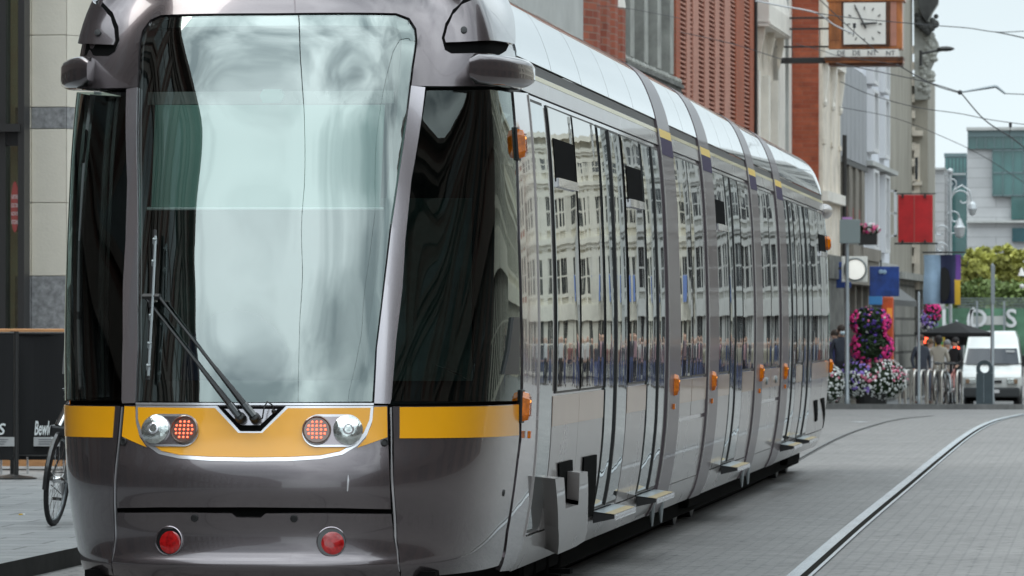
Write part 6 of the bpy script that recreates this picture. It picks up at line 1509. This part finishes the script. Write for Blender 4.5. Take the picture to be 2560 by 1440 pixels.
# ================================================================== PEOPLE
def body(pose, top, legs, skin=(.5, .32, .24), hair=(.03, .02, .015), H=1.72, bag=None):
    """one continuous skinned figure facing -y, feet at z = 0"""
    J_ = {'pelvis': (0, 0, .93), 'waist': (0, 0, 1.06), 'chest': (0, .01, 1.30), 'neck': (0, .01, 1.46), 'nk2': (0, 0, 1.53), 'head': (0, -.01, 1.62), 'crown': (0, 0, 1.72)}
    Rr = {'pelvis': .145, 'waist': .125, 'chest': .15, 'neck': .065, 'nk2': .055, 'head': .092, 'crown': .07}
    E = [('pelvis', 'waist'), ('waist', 'chest'), ('chest', 'neck'), ('neck', 'nk2'), ('nk2', 'head'), ('head', 'crown')]
    for s, t in ((1, 'r'), (-1, 'l')):
        st = pose.get('stride', .0) * s
        if pose.get('sit'):
            J_['hip' + t] = (s * .09, 0, .90); J_['knee' + t] = (s * .12, -.42, .92); J_['ank' + t] = (s * .12, -.42, .50); J_['toe' + t] = (s * .13, -.55, .46)
        else:
            J_['hip' + t] = (s * .09, 0, .86); J_['knee' + t] = (s * .10, -.02 - st * .5, .48); J_['ank' + t] = (s * .10, .02 - st + (.08 if st < 0 else 0), .09); J_['toe' + t] = (s * .12, -.12 - st, .04)
        J_['sh' + t] = (s * .17, .01, 1.40); ar = pose.get('arm' + t, 0)
        J_['el' + t] = (s * (.22 + .03), .03 - ar * .1, 1.13); J_['wr' + t] = (s * .23, -.04 - ar * .28, .90 + ar * .25); J_['hd' + t] = (s * .22, -.07 - ar * .33, .82 + ar * .27)
        Rr.update({'hip' + t: .095, 'knee' + t: .062, 'ank' + t: .045, 'toe' + t: .04, 'sh' + t: .065, 'el' + t: .048, 'wr' + t: .034, 'hd' + t: .036})
        E += [('pelvis', 'hip' + t), ('hip' + t, 'knee' + t), ('knee' + t, 'ank' + t), ('ank' + t, 'toe' + t), ('chest', 'sh' + t), ('sh' + t, 'el' + t), ('el' + t, 'wr' + t), ('wr' + t, 'hd' + t)]
    ks = list(J_); me = bpy.data.meshes.new('t'); dz = -.42 if pose.get('sit') else 0
    me.from_pydata([Vector(J_[k]) + Vector((0, 0, dz)) for k in ks], [(ks.index(a), ks.index(b)) for a, b in E], [])
    ob = bpy.data.objects.new('t', me); COL.objects.link(ob); md = ob.modifiers.new('s', 'SKIN')
    for i, k in enumerate(ks): me.skin_vertices[0].data[i].radius = (Rr[k] * (1.15 if k in ('chest', 'waist', 'pelvis') else 1), Rr[k] * (.85 if k in ('chest', 'waist', 'pelvis') else 1)); me.skin_vertices[0].data[i].use_root = (k == 'pelvis')
    sb = ob.modifiers.new('u', 'SUBSURF'); sb.levels = 2
    dg = bpy.context.evaluated_depsgraph_get(); m2 = bpy.data.meshes.new_from_object(ob.evaluated_get(dg)); bpy.data.objects.remove(ob); bpy.data.meshes.remove(me)
    m2.name = 'person'; m2.materials.clear()
    for c, nm in ((top, 'top'), (legs, 'legs'), (skin, 'skin'), (hair, 'shoe')):
        m2.materials.append(mat(nm + '_%02d%02d%02d' % tuple(int(99 * x) for x in c), c, .8))
    for p in m2.polygons:
        c = p.center; z = c.z - dz; p.use_smooth = True
        hand = abs(c.x) > .18 and ((z < .90 + .26 * max(pose.get('armr', 0), pose.get('arml', 0))) and z > .7)
        p.material_index = 2 if (z > 1.49 or hand) else 0 if z > .95 or (abs(c.x) > .19 and z > .8) else 3 if z < .1 and not pose.get('sit') else 1
    return m2, dz
def head_bits(root, dz, hair, mask=False, world=False):
    mb = MB(); mb.ball((0, .015, 1.66 + dz), .102, .110, .105, 14); mb.ball((0, .06, 1.60 + dz), .085, .06, .09, 12); mb.m = 0; part('hair', mb, mat('hair_%02d' % int(hair[0] * 100), hair, .8), root, world=False, smooth=True)
    mb = MB(); mb.ball((0, -.098, 1.605 + dz), .014, .022, .02, 8)
    for s in (1, -1): mb.ball((s * .095, 0, 1.62 + dz), .014, .02, .03, 8)
    part('face_features', mb, root.data.materials[2], root, world=False, smooth=True)
    for s in (1, -1): mb = MB(); mb.ball((s * .033, -.092, 1.635 + dz), .010, .008, .006, 8); part('eye', mb, mat('dark_feature', (.05, .02, .02), .6), root, world=False, smooth=True)
    mb = MB(); mb.ball((0, -.093, 1.565 + dz), .022, .007, .005, 8); part('mouth', mb, M_('dark_feature'), root, world=False, smooth=True)
    if mask: mb = MB(); mb.ball((0, -.075, 1.575 + dz), .062, .045, .05, 12); part('face_mask', mb, mat('mask_blue', (.5, .62, .68), .7), root, world=False, smooth=True)
def person(loc, rz, label, pose, top, legs, skin=(.5, .32, .24), hair=(.03, .02, .015), group=None, sc=1.0, mask=False):
    me, dz = body(pose, top, legs, skin, hair); o = mesh_obj('person', me); o.location = loc; o.rotation_euler = (0, 0, rz); o.scale = (sc,) * 3; tag(o, label, 'person', group); head_bits(o, dz, hair, mask); return o
Y = 115.8; person((XW(2104, Y), Y, gz(Y) + .12), R(20), 'person in a dark jacket and pale face mask by the white flowers', {'stride': .1}, (.03, .035, .05), (.02, .02, .03), mask=True, sc=1.06)
Y = 116.6; person((XW(2087, Y), Y, gz(Y) + .12), R(-15), 'person in a navy coat half hidden by the rear corner of the tram', {'stride': .08}, (.03, .035, .12), (.02, .02, .04), sc=1.0)
Y = 121; G_ = 'people at the cafe tables beyond the bicycle racks'
for px, lab, top, legs, hair, rz, pose, dy in (
  (2303, 'person with curly brown hair and a dark jacket left of the racks', (.03, .035, .045), (.05, .05, .06), (.06, .03, .02), 30, {'stride': .15}, 0),
  (2347, 'person with dark hair in a beige patterned top seen from behind', (.33, .30, .25), (.3, .28, .24), (.015, .012, .012), 175, {}, 1),
  (2368, 'person in a grey cap and pale top between two others', (.5, .5, .5), (.1, .1, .12), (.2, .2, .2), 10, {}, 8),
  (2388, 'person in a black hooded jacket standing just left of the van', (.012, .012, .014), (.015, .015, .02), (.015, .012, .01), -40, {'armr': .5}, 4),
  (2325, 'person in a pale grey top stooping behind the racks', (.45, .44, .44), (.06, .07, .1), (.1, .06, .03), 60, {}, 6)):
    yy = Y + dy; person((XW(px, yy), yy, gz(yy) + .12), R(rz), lab, pose, top, legs, hair=hair, group=G_, sc=.97)
# crowd on the far right pavement, mirrored in the tram's windows
cols = [((.20, .08, .07), (.03, .03, .05)), ((.30, .28, .22), (.05, .05, .08)), ((.05, .05, .06), (.08, .1, .2)), ((.45, .45, .44), (.03, .03, .03)), ((.05, .07, .14), (.2, .2, .2)), ((.35, .22, .24), (.02, .02, .03))]
protos = [body({'stride': .1 * (i % 3)}, c[0], c[1]) for i, c in enumerate(cols)]
for k in range(46):
    me, dz = protos[k % 6]; yy = random.uniform(128, 182); xx = random.uniform(1.5, 24) if k % 3 else random.uniform(1.0, 12); o = mesh_obj('person', me); o.location = (xx, yy, gz(yy) + .1); o.rotation_euler = (0, 0, random.uniform(-1, 1)); s_ = random.uniform(.92, 1.06); o.scale = (s_,) * 3
    tag(o, 'person in the distant crowd right of the frame, only seen as a reflection', 'person', 'crowd mirrored in the tram windows')
for k in range(44):
    me, dz = protos[(k * 5) % 6 if k % 2 else 2]; yy = random.uniform(112, 140) if k > 12 else random.uniform(60, 148); xx = random.uniform(1.2, 9) if k > 12 else random.uniform(9, 20); o = mesh_obj('person', me); o.location = (xx, yy, gz(yy)); o.rotation_euler = (0, 0, random.uniform(-3, 3))
    tag(o, 'person in the distant crowd right of the frame, only seen as a reflection', 'person', 'crowd mirrored in the tram windows')
